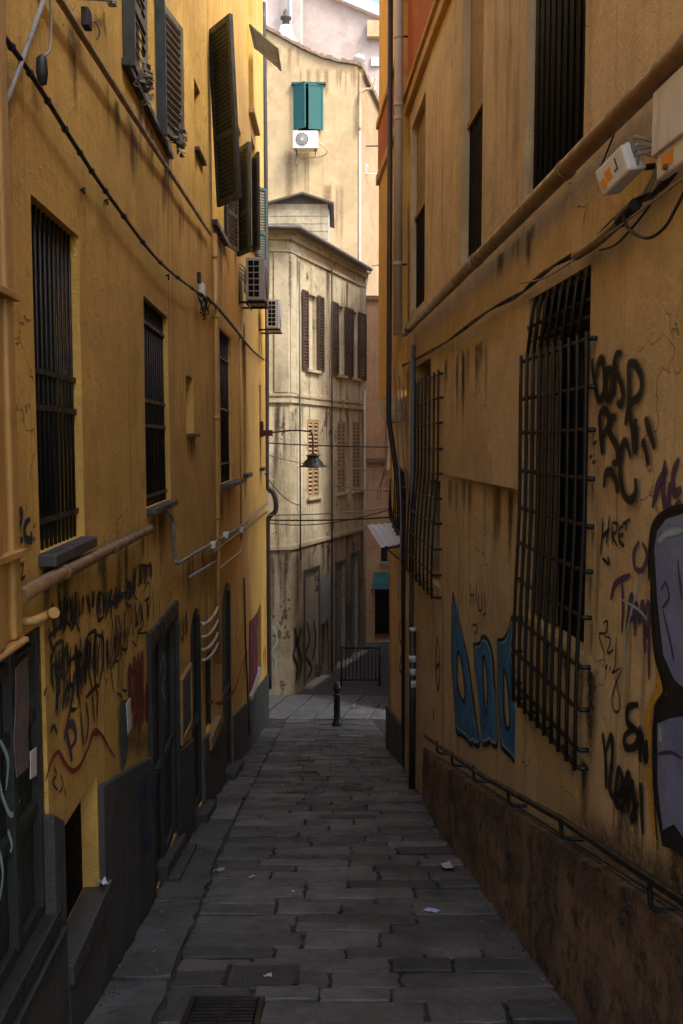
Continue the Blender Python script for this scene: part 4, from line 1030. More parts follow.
for yy in (-1.3, YE): quad(bm, WR.P(yy, -.2), WR.P(yy, RTOP), WR.P(yy, RTOP, -7), WR.P(yy, -.2, -7))
link('wall', bm, M['brown'], right)
h = Q['rec']                                           # the set-back lower panel
bm = BM()
zrec_ = h[3]; pa, pb = WR.P(h[0], 0, -.083), WR.P(h[1], 0, .004)
WRB = Wall([(pa.x, pa.y), (pb.x, pb.y)], 1, -1, wob=.004)
wallmesh(bm, WRB, h[0], h[1], h[2], h[3], [])
link('recessed_wall', bm, M['brown'], right)
bm = BM(); wbox(bm, WR, -1.3, YE + .1, RTOP - .25, RTOP, -7, .35); link('roof', bm, M['tile'], right)
bm = BM(); wbox(bm, WR, -1.3, YE - .02, zC - .12, zC + .02, -.005, .07); wbox(bm, WR, -1.3, YE - .02, zC + .02, zC + .08, -.005, .11); wbox(bm, WR, -1.3, YE - .02, zF, zF + .16, -.005, .09); link('cornice', bm, M['trimcream'], right, bevel=.012)
bm = BM(); wbox(bm, WR, -1.3, YE - .03, zC + .08, zF, -.005, .02); link('frieze', bm, M['red'], right)
# windows above the big pipe
h = Q['wr1']
f = BM(); quad(f, WR.P(h[0], h[2], -.099), WR.P(h[1], h[2], -.099), WR.P(h[1], h[3], -.099), WR.P(h[0], h[3], -.099)); w = link('window', f, M['black'], right)
f = BM()
for i in range(10):
    u = h[0] + (h[1] - h[0]) * (i + .5) / 10; tube(f, [WR.P(u, h[2], -.07), WR.P(u, h[3], -.07)], .02, 6)
link('grille', f, M['iron'], w)
for q, lowpx in (('wr2', (478, 118)), ('wr3', (421, 214))):
    h = Q[q]; zm = RH(*lowpx, -.1)[1]; dp = h[4] - .002
    f = BM(); quad(f, WR.P(h[0], zm, -dp), WR.P(h[1], zm, -dp), WR.P(h[1], h[3], -dp), WR.P(h[0], h[3], -dp)); w = link('window', f, M['ochrepanel'], right)
    f = BM(); quad(f, WR.P(h[0], h[2], -dp), WR.P(h[1], h[2], -dp), WR.P(h[1], zm, -dp), WR.P(h[0], zm, -dp)); link('pane', f, M['black'], w)
    f = BM()
    ff = (h[1] - h[0])
    wbox(f, WR, h[0], h[1], zm - .03, zm + .03, -dp + .001, -dp + .025); link('frame', f, M['ochrepanel'], w)
# big barred window
h = Q['big']
f = BM(); dp = .118
quad(f, WR.P(h[0], h[2], -dp), WR.P(h[1], h[2], -dp), WR.P(h[1], h[3], -dp), WR.P(h[0], h[3], -dp)); w = link('window', f, M['black'], right)
f = BM(); um = RH(562, 442, -.1)[0]
n = 4
for i in range(n):
    a = um + (h[1] - um) * i / n; b = um + (h[1] - um) * (i + 1) / n
    wbox(f, WR, a + .015, b - .015, h[2] + .02, h[3] - .30, -.10, -.07)
link('inner_shutter', f, M['olive'], w)
f = BM()
rows = rows_big = [RH(595, y)[1] for y in (339, 387, 430, 479, 527, 573, 620, 671, 715, 757, 776)]
ua = RH(595, 442)[0]; ub = RH(527, 442, .1)[0] + .16
ub = RH(521, 420, .035)[0]
cage(f, WR, ua, ub, rows, .035, 10, r=.0125, belly=.022)
link('grille', f, M['iron'], w)
f = BM(); zt = h[3]
for i in range(10):
    u = ua + (ub - ua) * (.02 + .96 * i / 9)
    if h[0] + .01 < u < h[1] - .01: tube(f, [WR.P(u, rows[0] + .03, .045), WR.P(u, zt - .08, .01), WR.P(u, zt + .01, -.02)], .0125, 6)
for y_ in (300, 318): tube(f, [WR.P(h[0] + .01, RH(588, y_)[1], .0), WR.P(h[1] - .01, RH(588, y_)[1], .0)], .013, 6)
link('upper_grille', f, M['iron'], w)
# smaller barred window with a bellied cage
h = Q['small']
f = BM(); dp = .245
quad(f, WR.P(h[0], h[2], -dp), WR.P(h[1], h[2], -dp), WR.P(h[1], h[3], -dp), WR.P(h[0], h[3], -dp)); h2 = Q['small2']; quad(f, WR.P(h2[0], h2[2], -dp), WR.P(h2[1], h2[2], -dp), WR.P(h2[1], h2[3], -dp), WR.P(h2[0], h2[3], -dp)); w = link('window', f, M['black'], right)
f = BM(); zz = [RH(424, y)[1] for y in (382, 403, 425, 448, 470, 492, 514, 537, 560, 580)]
cage(f, WR, RH(438, 500, .05)[0], h[1] + .05, zz, .035, 8, r=.012, belly=.06)
link('grille', f, M['iron'], w)
# rough render plinth
bm = BM()
uu = [2.0 + .07 * i for i in range(128)]
prev = None
def ptop(u): return CAMZ - 1.13 - .244 * u
for a, b in zip(uu, uu[1:]):
    def ring(u):
        k = max(.25, min(1, (10.9 - u) / 1.6)); zt = ptop(u); z0 = gz(u) - .25
        rows = [z0 + (zt - z0) * t / 14 for t in range(15)]
        return [WR.P(u, z, (.10 + .05 * (1 - j / 14)) * k + .016 * mnoise.noise(Vector((u * 3, z * 4, 1))) + .012 * mnoise.noise(Vector((u * 9, z * 9, 4))) + .006 * mnoise.noise(Vector((u * 22, z * 22, 7)))) for j, z in enumerate(rows)] + [WR.P(u, zt + .012, .0)]
    ra, rb = ring(a), ring(b)
    for i in range(len(ra) - 1):
        f = quad(bm, ra[i], rb[i], rb[i + 1], ra[i + 1]); f.smooth = True
bmesh.ops.remove_doubles(bm, verts=bm.verts[:], dist=.0005)
link('plinth', bm, M['rough'], right)
bm = BM(); pts_a = [WR.P(u, ptop(u) + .035, .04) for u in uu if u < 10.8]
tube(bm, pts_a, .007, 6); link('plinth_moulding', bm, M['cable'], right)

runs(right, WR, M['grime'], [(3.5, CAMZ + 1.5, .6, .7), (6.9, CAMZ + 1.5, 1.2, .3)], 21)
runs(right, WR, M['rust'], [(ua, z - .01, .06, .22) for z in rows_big[:9]], 22)
runs(right, WR, M['grime'], [(5.4, rows_big[0] - .02, .9, .45), (3.6, CAMZ + .9, .5, .9), (8.6, CAMZ + .9, 2.2, .7)], 23)
runs(right, WR, M['grimeshade'], [(u, Q['big'][2] - .02, .4, .6) for u in (4.9, 5.3, 5.7)], 26)  # painted shade: darkens the wall behind the cage, below the opening
runs(right, WRB, M['grime'], [(u, zrec_ - .005, .6, .7) for u in (7.0, 7.7, 8.5, 9.2)], 24)
runs(right, WR, M['grimeshade'], [(u, ptop(u) + .55, .5, .55) for u in (3.9, 4.5, 5.1)], 25)
band(right, WR, M['grimeshade'], [(3.2, ptop(3.2) + .1), (4.4, ptop(4.4) + .1), (5.1, ptop(5.1) + .1), (5.75, ptop(5.75) + .1)], .42, 2)
# graffiti on the right wall
T3 = ((570, 320), 4.265)
tagset('graffiti', WR, M['spblack'], right, [
    [(103, 165), (112, 250), (128, 335), (150, 320), (158, 262), (148, 168), (128, 190), (122, 250)], [(188, 205), (165, 225), (160, 300), (172, 335), (186, 300), (190, 215), (196, 325)],
    [(230, 140), (208, 150), (200, 205), (226, 265), (236, 330), (222, 360), (210, 348)], [(258, 185), (262, 260), (262, 345), (245, 450)], [(258, 180), (295, 195), (318, 260), (305, 325), (262, 355)],
    [(135, 400), (140, 480), (150, 575)], [(135, 400), (160, 385), (178, 425), (160, 480), (146, 490)], [(208, 410), (182, 425), (178, 480), (208, 535), (212, 600), (190, 610)],
    [(262, 370), (278, 460), (288, 565), (292, 420)], [(272, 590), (250, 520), (228, 560), (225, 660), (242, 745), (270, 768), (292, 735), (290, 675)], [(155, 715), (165, 655), (190, 650), (208, 690), (214, 740)],
    [(335, 415), (355, 480), (376, 548)], [(322, 510), (338, 565), (348, 622)], [(118, 515), (119, 530)], [(100, 575), (101, 592)], [(113, 598), (114, 614)]], .062, *T3, 'bold black letters reading EASP PSC beside the big iron cage')
tagset('graffiti', WR, M['spthin'], right, [
    [(142, 845), (140, 920), (132, 1000)], [(172, 835), (165, 900), (158, 960)], [(138, 930), (172, 890)], [(182, 870), (184, 960)], [(182, 865), (205, 870), (200, 905), (184, 915), (205, 965)], [(232, 880), (215, 890), (214, 940), (236, 965)], [(215, 920), (232, 915)],
    [(242, 860), (244, 900)], [(228, 870), (262, 850)], [(140, 1015), (170, 1040), (165, 1010)]], .026, *T3, 'small black letters reading HREN under the bold tag')
tagset('graffiti', WR, M['sppurple'], right, [
    [(410, 600), (400, 720), (415, 840)], [(355, 800), (385, 690), (420, 640)], [(430, 690), (425, 820), (445, 800)], [(470, 590), (445, 660), (450, 740), (480, 720)], [(480, 780), (460, 800), (462, 840)]], .055, *T3, 'faded purple tag above the lilac mural')
T4 = ((580, 520), 3.01)
tagset('graffiti', WR, M['sppurple'], right, [
    [(95, 240), (110, 190), (155, 165)], [(128, 180), (132, 260), (128, 340)], [(140, 360), (150, 260), (160, 230), (168, 340)], [(142, 300), (166, 295)], [(168, 350), (172, 250), (182, 310), (192, 245), (196, 360)],
    [(210, 240), (198, 290), (205, 350), (213, 300), (212, 245)], [(212, 330), (211, 480)], [(182, 65), (165, 100), (170, 145), (192, 148), (206, 105), (190, 68)], [(196, 350), (200, 400)]], .040, *T4, 'dark purple tag reading TAMO with dripping lines')
tagset('graffiti', WR, M['spthin'], right, [
    [(72, 310), (85, 305), (80, 340), (60, 345), (75, 400)], [(78, 350), (95, 360), (85, 400), (105, 390)], [(112, 355), (108, 440), (100, 460), (125, 445)], [(85, 435), (80, 450)], [(95, 440), (92, 455)],
    [(130, 450), (112, 490), (100, 540), (108, 575), (122, 570), (120, 520), (106, 470)]], .016, *T4, 'thin looping signature beside the cage')
tagset('graffiti', WR, M['sppale'], right, [[(195, 140), (165, 250), (140, 360), (135, 480)], [(130, 240), (180, 270), (205, 300)]], .02, *T4, 'pale scratch lines across the purple tag', d0=.0085)
tagset('graffiti', WR, M['spblack'], right, [
    [(180, 555), (150, 565), (148, 610), (178, 640), (172, 680), (142, 685), (140, 650), (165, 630)], [(186, 730), (186, 630), (204, 725), (206, 660)],
    [(72, 640), (82, 720), (84, 810)], [(82, 700), (100, 650), (102, 720), (95, 810), (110, 840)], [(108, 850), (122, 750), (135, 800), (112, 850), (138, 870)], [(135, 880), (148, 770), (158, 790), (150, 880)],
    [(165, 780), (170, 880), (160, 905), (180, 850)], [(190, 790), (192, 850), (196, 945)]], .052, *T4, 'bold black letters reading SN DEAU low beside the lilac mural')
# big lilac mural at the edge of the picture (yellow halo, black outline, lilac letters)
t = Tag(WR)
L1 = [(656, 548), (659, 531), (668, 519), (690, 512), (725, 505), (725, 720), (700, 700), (676, 680), (665, 655), (659, 600)]
L2 = [(659, 724), (672, 718), (690, 716), (725, 722), (725, 880), (700, 860), (676, 824), (665, 830), (660, 790)]
O1 = [(650, 548), (653, 525), (666, 514), (690, 505), (730, 496), (730, 900), (705, 880), (676, 850), (664, 846), (656, 800), (654, 728), (658, 708), (668, 694), (658, 662), (652, 600)]
t.fill([t.px(O1)], .0085, 1); t.fill([t.px(L1)], .0105, 0); t.fill([t.px(L2)], .0105, 0)
t.done('graffiti_mural', [M['filllilac'], M['fillblack']], right, 'large lilac letters with black outline at the picture edge')
tagset('graffiti', WR, M['spyellow'], right, [[(655, 640), (660, 676), (661, 694), (652, 704), (649, 730), (651, 790), (658, 850)]], .11, (0, 0), 1, 'yellow sprayed halo along the lilac mural', d0=.0065)
tagset('graffiti', WR, M['spblack'], right, [[(650, 580), (651, 545), (656, 522), (670, 511), (690, 505)], [(652, 590), (656, 650), (666, 690), (657, 710), (655, 760), (659, 840)]], .035, (0, 0), 1, 'sprayed outline of the lilac mural', d0=.0088)
tagset('graffiti', WR, M['sppurple'], right, [[(663, 590), (668, 583), (671, 598), (664, 608)], [(665, 610), (672, 640), (676, 660)], [(680, 560), (684, 600)], [(658, 755), (672, 752), (684, 758)]], .02, (0, 0), 1, 'thin purple marks inside the lilac mural', d0=.0125)
tagset('graffiti', WR, M['sppale'], right, [[(660, 542), (669, 534), (684, 530)], [(662, 727), (663, 742)]], .05, (0, 0), 1, 'pale highlights inside the lilac mural', d0=.0125)
# blue letters on the recessed panel
T7 = dict(ox=430, oy=560, sc=4.654)
t = Tag(WRB)
A1 = [(110, 150), (125, 215), (150, 330), (180, 470), (205, 640), (228, 800), (235, 850), (225, 868), (205, 852), (190, 860), (178, 838), (150, 815), (125, 795), (118, 650), (105, 480), (105, 350), (106, 230)]
A1h = [(130, 450), (140, 430), (158, 520), (167, 650), (150, 640), (130, 570)]
A2 = [(205, 390), (235, 385), (245, 358), (270, 365), (295, 430), (308, 620), (318, 850), (300, 862), (285, 848), (268, 858), (245, 845), (235, 700), (215, 520)]
A2h = [(250, 450), (262, 460), (272, 560), (272, 690), (262, 700), (252, 560)]
A3 = [(320, 370), (350, 365), (372, 325), (390, 262), (394, 330), (384, 420), (398, 500), (412, 640), (417, 890), (408, 945), (380, 912), (352, 885), (335, 840), (322, 600)]
A3h = [(348, 510), (362, 545), (375, 690), (377, 770), (362, 780), (350, 700)]
for a, b in ((A1, A1h), (A2, A2h), (A3, A3h)): t.fill([t.px(a, **T7), t.px(b, **T7)], .006, 0)
t.done('graffiti', M['fillblue'], right, 'tall blue letters with black outline beside the iron cage')
t = Tag(WRB)
for a in (A1, A2, A3, A1h, A2h, A3h): t.stroke(t.px(a + a[:1], **T7), .045, d0=.0085, k=4)
t.done('graffiti', M['spblack'], right, 'black outline of the tall blue letters')
t = Tag(WRB)
def inset(poly, k):
    c = (sum(p[0] for p in poly) / len(poly), sum(p[1] for p in poly) / len(poly))
    return [(c[0] + (x - c[0]) * k, c[1] + (y - c[1]) * (1 - (1 - k) * .35)) for x, y in poly]
for a in (A1, A2, A3):
    b = inset(a, .62); t.stroke(t.px(b[len(b) // 2:], **T7), .05, d0=.0095, k=4, mi=1)
    b = inset(a, .80); t.stroke(t.px(b[:9], **T7), .020, d0=.0105, k=4)
    t.stroke(t.px([(x, y - 22) for x, y in a[5:13]], **T7), .026, d0=.0107, k=4)
t.done('graffiti', [M['sppale'], M['midblue']], right, 'pale highlight lines inside the tall blue letters')
t = Tag(WRB)
for s in ([(190, 110), (192, 215)], [(205, 130), (203, 210)], [(190, 165), (205, 160)], [(218, 110), (218, 215)], [(228, 150), (230, 230), (245, 225), (244, 160)], [(255, 150), (262, 240), (250, 255)], [(195, 310), (215, 300), (225, 320), (210, 345)]): t.stroke(t.px(s, **T7), .022)
t.done('graffiti', M['spthin'], right, 'thin faint scrawl above the tall blue letters')
tagset('graffiti', WR, M['spthin'], right, [[(35, 360), (28, 440), (30, 540), (40, 600), (48, 540), (46, 430), (36, 360)], [(30, 500), (46, 480)], [(20, 690), (20, 750)]], .05, (430, 560), 4.654, 'small black mark beside the rainwater pipe')

# ------------------------------------------------------------------ right wall furniture
r_ = lambda px, py, d=.05: onw(WR, px, py, d)
pts = [r_(700, 33, .11), r_(683, 50, .11), r_(600, 134, .11), r_(500, 236, .11), r_(440, 297, .11), r_(404, 333, .11)]
coll = []
for x, y in ((567, 168), (478, 258), (410, 327)):
    coll.append((r_(x, y, .11), r_(x - 3, y + 3, .11)))
pp_ = pipe_thing('drainpipe', pts, .052, M['pipebrown'], 'thick brown drainpipe slanting above the cable bundle and window cage', 'drainpipe', collars=coll, seg=16)
# downpipes at the far end of the house
def col(px0, px1, Y, r, m, name, label, y0=-40, y1=760, cl=(), extra=None):
    pts = [at(px0, y0, Y), at((px0 + px1) / 2, (y0 + y1) / 2, Y), at(px1, y1, Y)]
    bm = BM(); tube(bm, pts, r, 14)
    for y in cl:
        p = at(px0 + (px1 - px0) * (y - y0) / (y1 - y0), y, Y); tube(bm, [p, p + Vector((0, 0, .05))], r * 1.12, 14)
    o = tag(link(name, bm, m), label, 'downpipe')
    for y in cl:
        p = at(px0 + (px1 - px0) * (y - y0) / (y1 - y0), y, Y); f = BM(); tube(f, [p + Vector((0, .0, .025)), p + Vector((.22, .15, .025))], .012, 6); link('clamp', f, M['iron'], o)
    return o
Yp = 12.55
b0 = at(399, 38, Yp); zbt = at(404, 352, Yp)
f = BM(); tube(f, [Vector((b0.x - .02, Yp, RTOP - .2)), Vector((b0.x, Yp, b0.z)), Vector((b0.x, Yp, at(400, 335, Yp).z))], .058, 14)
for y in (39, 107, 121, 266):
    p = Vector((b0.x, Yp, at(399, y, Yp).z)); tube(f, [p, p + Vector((0, 0, .05))], .065, 14)
o = tag(link('downpipe', f, M['pipebeige']), 'thick beige downpipe beside the red frieze at the end of the house', 'downpipe')
for y in (38, 266):
    p = Vector((b0.x, Yp, at(399, y, Yp).z)); f = BM(); tube(f, [p + Vector((0, 0, .025)), p + Vector((.12, .02, .025))], .014, 6); link('clamp', f, M['iron'], o)
p = at(390, 120, 13.0)
f = BM(); tube(f, [Vector((p.x, 13.0, RTOP + .3)), Vector((p.x, 13.0, at(390, 420, 13.).z)), Vector((p.x + .11, 13.0, at(394, 470, 13.).z)), Vector((p.x + .22, 13.0, at(400, 530, 13.).z)), Vector((p.x + .25, 13.0, gz(13) + .1))], .038, 12)
tag(link('downpipe', f, M['pipedark']), 'black downpipe beside the thick beige downpipe and red frieze', 'downpipe')
f = BM(); xq = WR.P(11.6, 5, .07)
tube(f, [WR.P(11.7, at(402, 345, 11.7).z, .07), WR.P(11.7, at(410, 560, 11.7).z, .07), WR.P(11.7, at(416, 640, 11.7).z, .07)], .032, 10); 
o = tag(link('downpipe', f, M['greymetal']), 'slim grey pipe below the beige downpipe at the house end', 'downpipe')
f = BM(); tube(f, [WR.P(11.55, at(417, 628, 11.6).z, .07), WR.P(11.55, gz(11.55), .07)], .045, 12)
o = tag(link('standpipe', f, M['pipedark']), 'dark standpipe with scraps of white stickers at the house foot', 'pipe')
f = BM()
for y in (628, 655, 668, 680): 
    p = WR.P(11.55, at(417, y, 11.55).z, .07); tube(f, [p, p - Vector((0, 0, .09 if y > 650 else .04))], .0475, 12)
link('sticker', f, M['paper'], o)
# handrail along the plinth
f = BM(); hp = [onw(WR, x, y, .13) for x, y in ((700, 913), (683, 901), (645, 876), (562, 820), (484.6, 777), (425, 736))]
hp = [hp[0], hp[1]] + hp[2:]
tube(f, hp, .021, 10)
rail = tag(link('handrail', f, M['iron']), 'black iron handrail running down above the rough brown plinth', 'handrail')
for x, y in ((650, 884), (561, 819), (508, 790), (474, 769), (452, 755), (437, 744)):
    p = onw(WR, x, y - 3, .13); k = .125
    f = BM(); tube(f, smooth_path([p, p + Vector((.0, 0, -.06)), p + Vector((.02, -.01, -k)), p + Vector((.16, -.02, -k - .005))], 5), .013, 8); link('bracket', f, M['iron'], rail)
# cable bundle
def bundle(path, n, r, m, name, label, spread=.02):
    f = BM(); base = smooth_path(path, 8)
    for k in range(n):
        ph = rnd.uniform(0, 6.28)
        tube(f, [p + Vector((spread * math.cos(ph + i * .35), 0, spread * math.sin(ph + i * .35))) for i, p in enumerate(base)], r, 6)
    return tag(link(name, f, m), label, 'cable')
cb = bundle([r_(705, 150, .06), r_(683, 168, .06), r_(655, 190, .06), r_(630, 207, .07), r_(600, 236, .06), r_(570, 258, .05), r_(540, 277, .05), r_(512, 298, .05), r_(480, 318, .05), r_(440, 345, .05), r_(410, 363, .05), r_(398, 366, .06)], 4, .008, M['cable'], 'cable_bundle', 'twisted bundle of black cables under the slanting drainpipe', .014)
f = BM(); tube(f, smooth_path([r_(627, 214, .07), r_(610, 231, .07), r_(592, 246, .07), r_(576, 256, .07)]), .027, 10); link('sleeve', f, M['pipebrown'], cb)
f = BM(); tube(f, smooth_path([r_(636, 204, .075), r_(627, 213, .075), r_(620, 222, .075)]), .031, 10); link('joint', f, M['cable'], cb)
f = BM(); tube(f, smooth_path([r_(700, 165, .08), r_(660, 196, .09), r_(625, 222, .09), r_(580, 256, .08), r_(545, 278, .08), r_(520, 283, .07)]), .006, 6)
tag(link('cable', f, M['greycable']), 'single pale cable sagging along the twisted black cable bundle', 'cable')
f = BM(); tube(f, smooth_path([r_(626, 206, .09), r_(624, 220, .1), r_(632, 232, .1), r_(648, 238, .1), r_(664, 228, .1), r_(676, 208, .09), r_(686, 186, .08), r_(690, 165, .07)]), .008, 6); tube(f, smooth_path([r_(600, 250, .08), r_(615, 245, .08), r_(632, 228, .08), r_(650, 205, .08)]), .006, 6)
tag(link('cable', f, M['cable']), 'loose black cable looping below the junction boxes', 'cable')
f = BM(); tube(f, [r_(600, 170, .04), r_(620, 120, .04), r_(625, 112, .04)], .005, 5); tag(link('cable', f, M['cable']), 'thin black wire rising from the tilted box to the drainpipe', 'cable')
# junction boxes
u0, z0 = RH(652, 80, .12); u1, z1 = RH(683, 172, .12)
jb = empty('junction_box', WR.P(3.9, z0, .05), 'large grey junction box with orange sticker under the drainpipe', 'junction box')
ua, ub = 3.55, RH(652, 130, .13)[0]
zt, zb = RH(664, 84, .13)[1], RH(664, 172, .13)[1]
f = BM(); wbox(f, WR, ua, ub, zb, zt, .01, .11); link('casing', f, M['boxgrey'], jb, bevel=.012)
f = BM(); wbox(f, WR, ua - .02, ub + .015, zt - .26, zt + .01, .111, .128); link('lid', f, M['boxgrey'], jb, bevel=.006)
f = BM(); wbox(f, WR, ub - .18, ub - .06, zb + .03, zb + .085, .1105, .1125); link('sticker', f, M['sticker'], jb)
f = BM(); q = WR.P(ub - .12, zt - .34, .113); tube(f, [q, q + Vector((-.012, 0, 0))], .014, 8); link('screw', f, M['gutter'], jb)
c0 = r_(620, 170, .16)
jb2 = empty('junction_box', c0, 'small tilted off-white junction box with two orange stickers', 'junction box')
ex = Vector((.005, .28, -.06)).normalized(); ez = Vector((-.10, .22, .95)); ez = (ez - ex * ez.dot(ex)).normalized(); en = ex.cross(ez).normalized()
if en.x > 0: en = -en
en = (en + Vector((0, -.35, -.1))).normalized(); ex = (ex - en * ex.dot(en)).normalized(); ez = en.cross(ex).normalized()
if ez.z < 0: ez = -ez
def lbox(f, a, b, c, d, e, g): obox(f, c0 + ex * a + ez * c + en * e, ex * (b - a), en * (g - e), ez * (d - c))
f = BM(); lbox(f, -.115, .115, -.065, .065, -.05, .05); link('casing', f, M['white'], jb2, bevel=.012)
f = BM()
for a in (-.08, -.04, .02, .06, .09): lbox(f, a, a + .012, .066, .09, -.03, -.01)
link('tab', f, M['white'], jb2)
f = BM(); lbox(f, .0, .045, -.03, .02, .0515, .053); lbox(f, .055, .09, -.045, .0, .0515, .053); link('sticker', f, M['sticker'], jb2)
f = BM(); lbox(f, -.05, -.043, -.015, .035, .0515, .0528); lbox(f, -.05, -.02, -.018, -.011, .0515, .0528); link('mark', f, M['cable'], jb2)
f = BM()
for k in range(6):
    s = c0 + ex * -.11 + ez * rnd.uniform(-.05, .04); tube(f, smooth_path([s, s + ex * -.05 + ez * rnd.uniform(-.02, .05), s + ex * -.1 + ez * -.06 + Vector((.05, 0, 0)), r_(640 + k * 3, 200, .05)]), .007, 5)
link('wire', f, M['greycable'], jb2)
f = BM(); tube(f, [c0 + Vector((.02, 0, 0)), c0 + Vector((.17, 0, .02))], .015, 6); link('bracket', f, M['iron'], jb2)

# ================================================================== RIGHT: OCHRE CORNER HOUSE
corner = empty('ochre_corner_house', (1.0, 14, gz(14)), 'narrow ochre corner house with red frieze beside the black downpipe', 'house')
zu = at(382, 408, 15.5).z; CTOP = CAMZ + 8.6
bm = BM()
wallmesh(bm, WR2L, 12.9, 15.4, -.2, zu + .1, [])
quad(bm, WR2L.P(15.4, -.2), WR2L.P(15.4, zu + .1), (1.9, 17.2, zu + .1), (1.9, 17.2, -.2)); quad(bm, (1.9, 17.2, -.2), (1.9, 17.2, zu + .1), (7, 17.2, zu + .1), (7, 17.2, -.2))
link('lower_wall', bm, M['brown'], corner)
bm = BM(); z9 = zu + 9
wallmesh(bm, WR2U, 12.9, 15.6, zu + .15, CTOP, [])
a, b = WR2U.P(15.6, zu + .15), WR2U.P(15.6, CTOP)
quad(bm, a, b, (7, 16.3, CTOP), (7, 16.3, zu + .15))
a, b = WR2U.P(12.9, zu + .15), WR2U.P(12.9, CTOP); quad(bm, a, b, b + Vector((.3, 0, 0)), a + Vector((.3, 0, 0)))
link('wall', bm, M['yellow'], corner)
bm = BM(); n = 6                                          # rounded corbel under the upper storey
for i in range(n):
    t0, t1 = i / n * math.pi / 2, (i + 1) / n * math.pi / 2
    def cp(u, t):
        a = WR2U.P(u, zu, 0); b = WR2L.P(min(u, 15.4), zu, 0)
        return Vector((a.x + (b.x - a.x) * (1 - math.cos(t)), u, zu + .15 - .42 * math.sin(t)))
    quad(bm, cp(12.9, t0), cp(15.6, t0), cp(15.6, t1), cp(12.9, t1))
    quad(bm, cp(15.6, t0), cp(15.6, t1), Vector((1.6, 15.75, cp(15.6, t1).z)), Vector((1.6, 15.75, cp(15.6, t0).z)))
link('corbel', bm, M['pipebrown'], corner)
zA = WR2U.hit(383, 165)[1]; zB = WR2U.hit(383, 116)[1]
bm = BM(); wbox(bm, WR2U, 12.95, 15.62, zA - .14, zA, -.01, .05); wbox(bm, WR2U, 12.95, 15.62, zB, zB + .1, -.01, .05); link('cornice', bm, M['trimcream'], corner)
bm = BM(); wbox(bm, WR2U, 12.95, 15.605, zA, zB, -.01, .015); link('frieze', bm, M['red'], corner)
bm = BM(); box(bm, (.3, 12.95, CTOP), (7, 16.4, CTOP + .2)); link('roof', bm, M['tile'], corner)
bm = BM(); wbox(bm, WR2L, 12.9, 15.43, gz(12.9) - .5, gz(12.9) + .55, -.01, .05, z0b=gz(15.4) - .5, z1b=gz(15.4) + .75); link('plinth', bm, M['plinth'], corner)
bm = BM()
zz = [at(404, y, 14).z for y in (470, 485, 500, 515, 530, 545)]
cage(bm, WR2L, 13.1, 14.5, zz, .03, 7, r=.010, belly=.02); w = link('window_cage', bm, M['iron'], corner)
bm = BM(); quad(bm, WR2L.P(13.2, zz[-1] - .02, .009), WR2L.P(14.4, zz[-1] - .02, .009), WR2L.P(14.4, zz[0], .009), WR2L.P(13.2, zz[0], .009)); link('pane', bm, M['black'], w)
bm = BM(); quad(bm, WR2L.P(13.0, gz(13) + .6, .009), WR2L.P(13.75, gz(13.7) + .6, .009), WR2L.P(13.75, gz(13) + 2.4, .009), WR2L.P(13.0, gz(13) + 2.4, .009)); link('door', bm, M['darkdoor'], corner)
tagset('graffiti', WR2L, M['spthin'], corner, [[(401, 620), (399, 635), (402, 645)], [(403, 650), (400, 668), (404, 676)]], .07, (0, 0), 1)
# sheet metal canopy
f = BM(); za = at(380, 547, 13.4).z
A, B, Cc, D = at(381, 548, 13.2), at(409, 543, 13.2), at(393, 524, 14.9), at(367, 526, 14.9)
nx = 8
for i in range(nx):
    k0, k1 = i / nx, (i + 1) / nx; o1 = .012 * (i % 2)
    a, b = A.lerp(B, k0), A.lerp(B, k1); c, d = D.lerp(Cc, k1), D.lerp(Cc, k0)
    up = Vector((0, 0, .012)); s = Vector((0, 0, o1))
    hexa(f, [a + s, b + s, c + s, d + s, a + s + up, b + s + up, c + s + up, d + s + up])
cn = tag(link('canopy', f, M['zinc']), 'pale sheet metal canopy sticking out from the ochre corner house', 'canopy')
f = BM()
tube(f, [B + Vector((0, 0, -.02)), B.lerp(A, .9) + Vector((0, 0, -.02))], .015, 6); tube(f, [Cc + Vector((0, 0, -.02)), Cc.lerp(D, .9) + Vector((0, 0, -.02))], .015, 6)
tube(f, [A.lerp(B, .2) + Vector((0, 0, -.02)), B + Vector((.03, 0, -.4))], .012, 6); link('bracket', f, M['iron'], cn)
f = BM()
for k in range(5): tube(f, smooth_path([B + Vector((-.05 * k, .2 * k, .05)), B + Vector((.0 - .03 * k, .3 + .2 * k, .12 + rnd.uniform(0, .08))), Cc + Vector((-.02 * k, -.3, .1 + rnd.uniform(0, .1))), Cc + Vector((-.04, .1, .35 + .1 * k))]), .012, 5)
tag(link('cable', f, M['cable']), 'tangle of dark cables lying over the sheet metal canopy', 'cable')
f = BM()
for k, (x, dx) in enumerate(((398, 3), (403, 6), (407, 4))):
    tube(f, smooth_path([at(x - 4, 365 + 10 * k, 12.8), at(x, 450, 12.8), at(x + dx, 520, 12.7), at(x + dx + 3 * (k - 1), 600, 12.6)]), .012, 5)
tag(link('cable', f, M['greycable']), 'loose cables hanging beside the small bellied cage', 'cable')

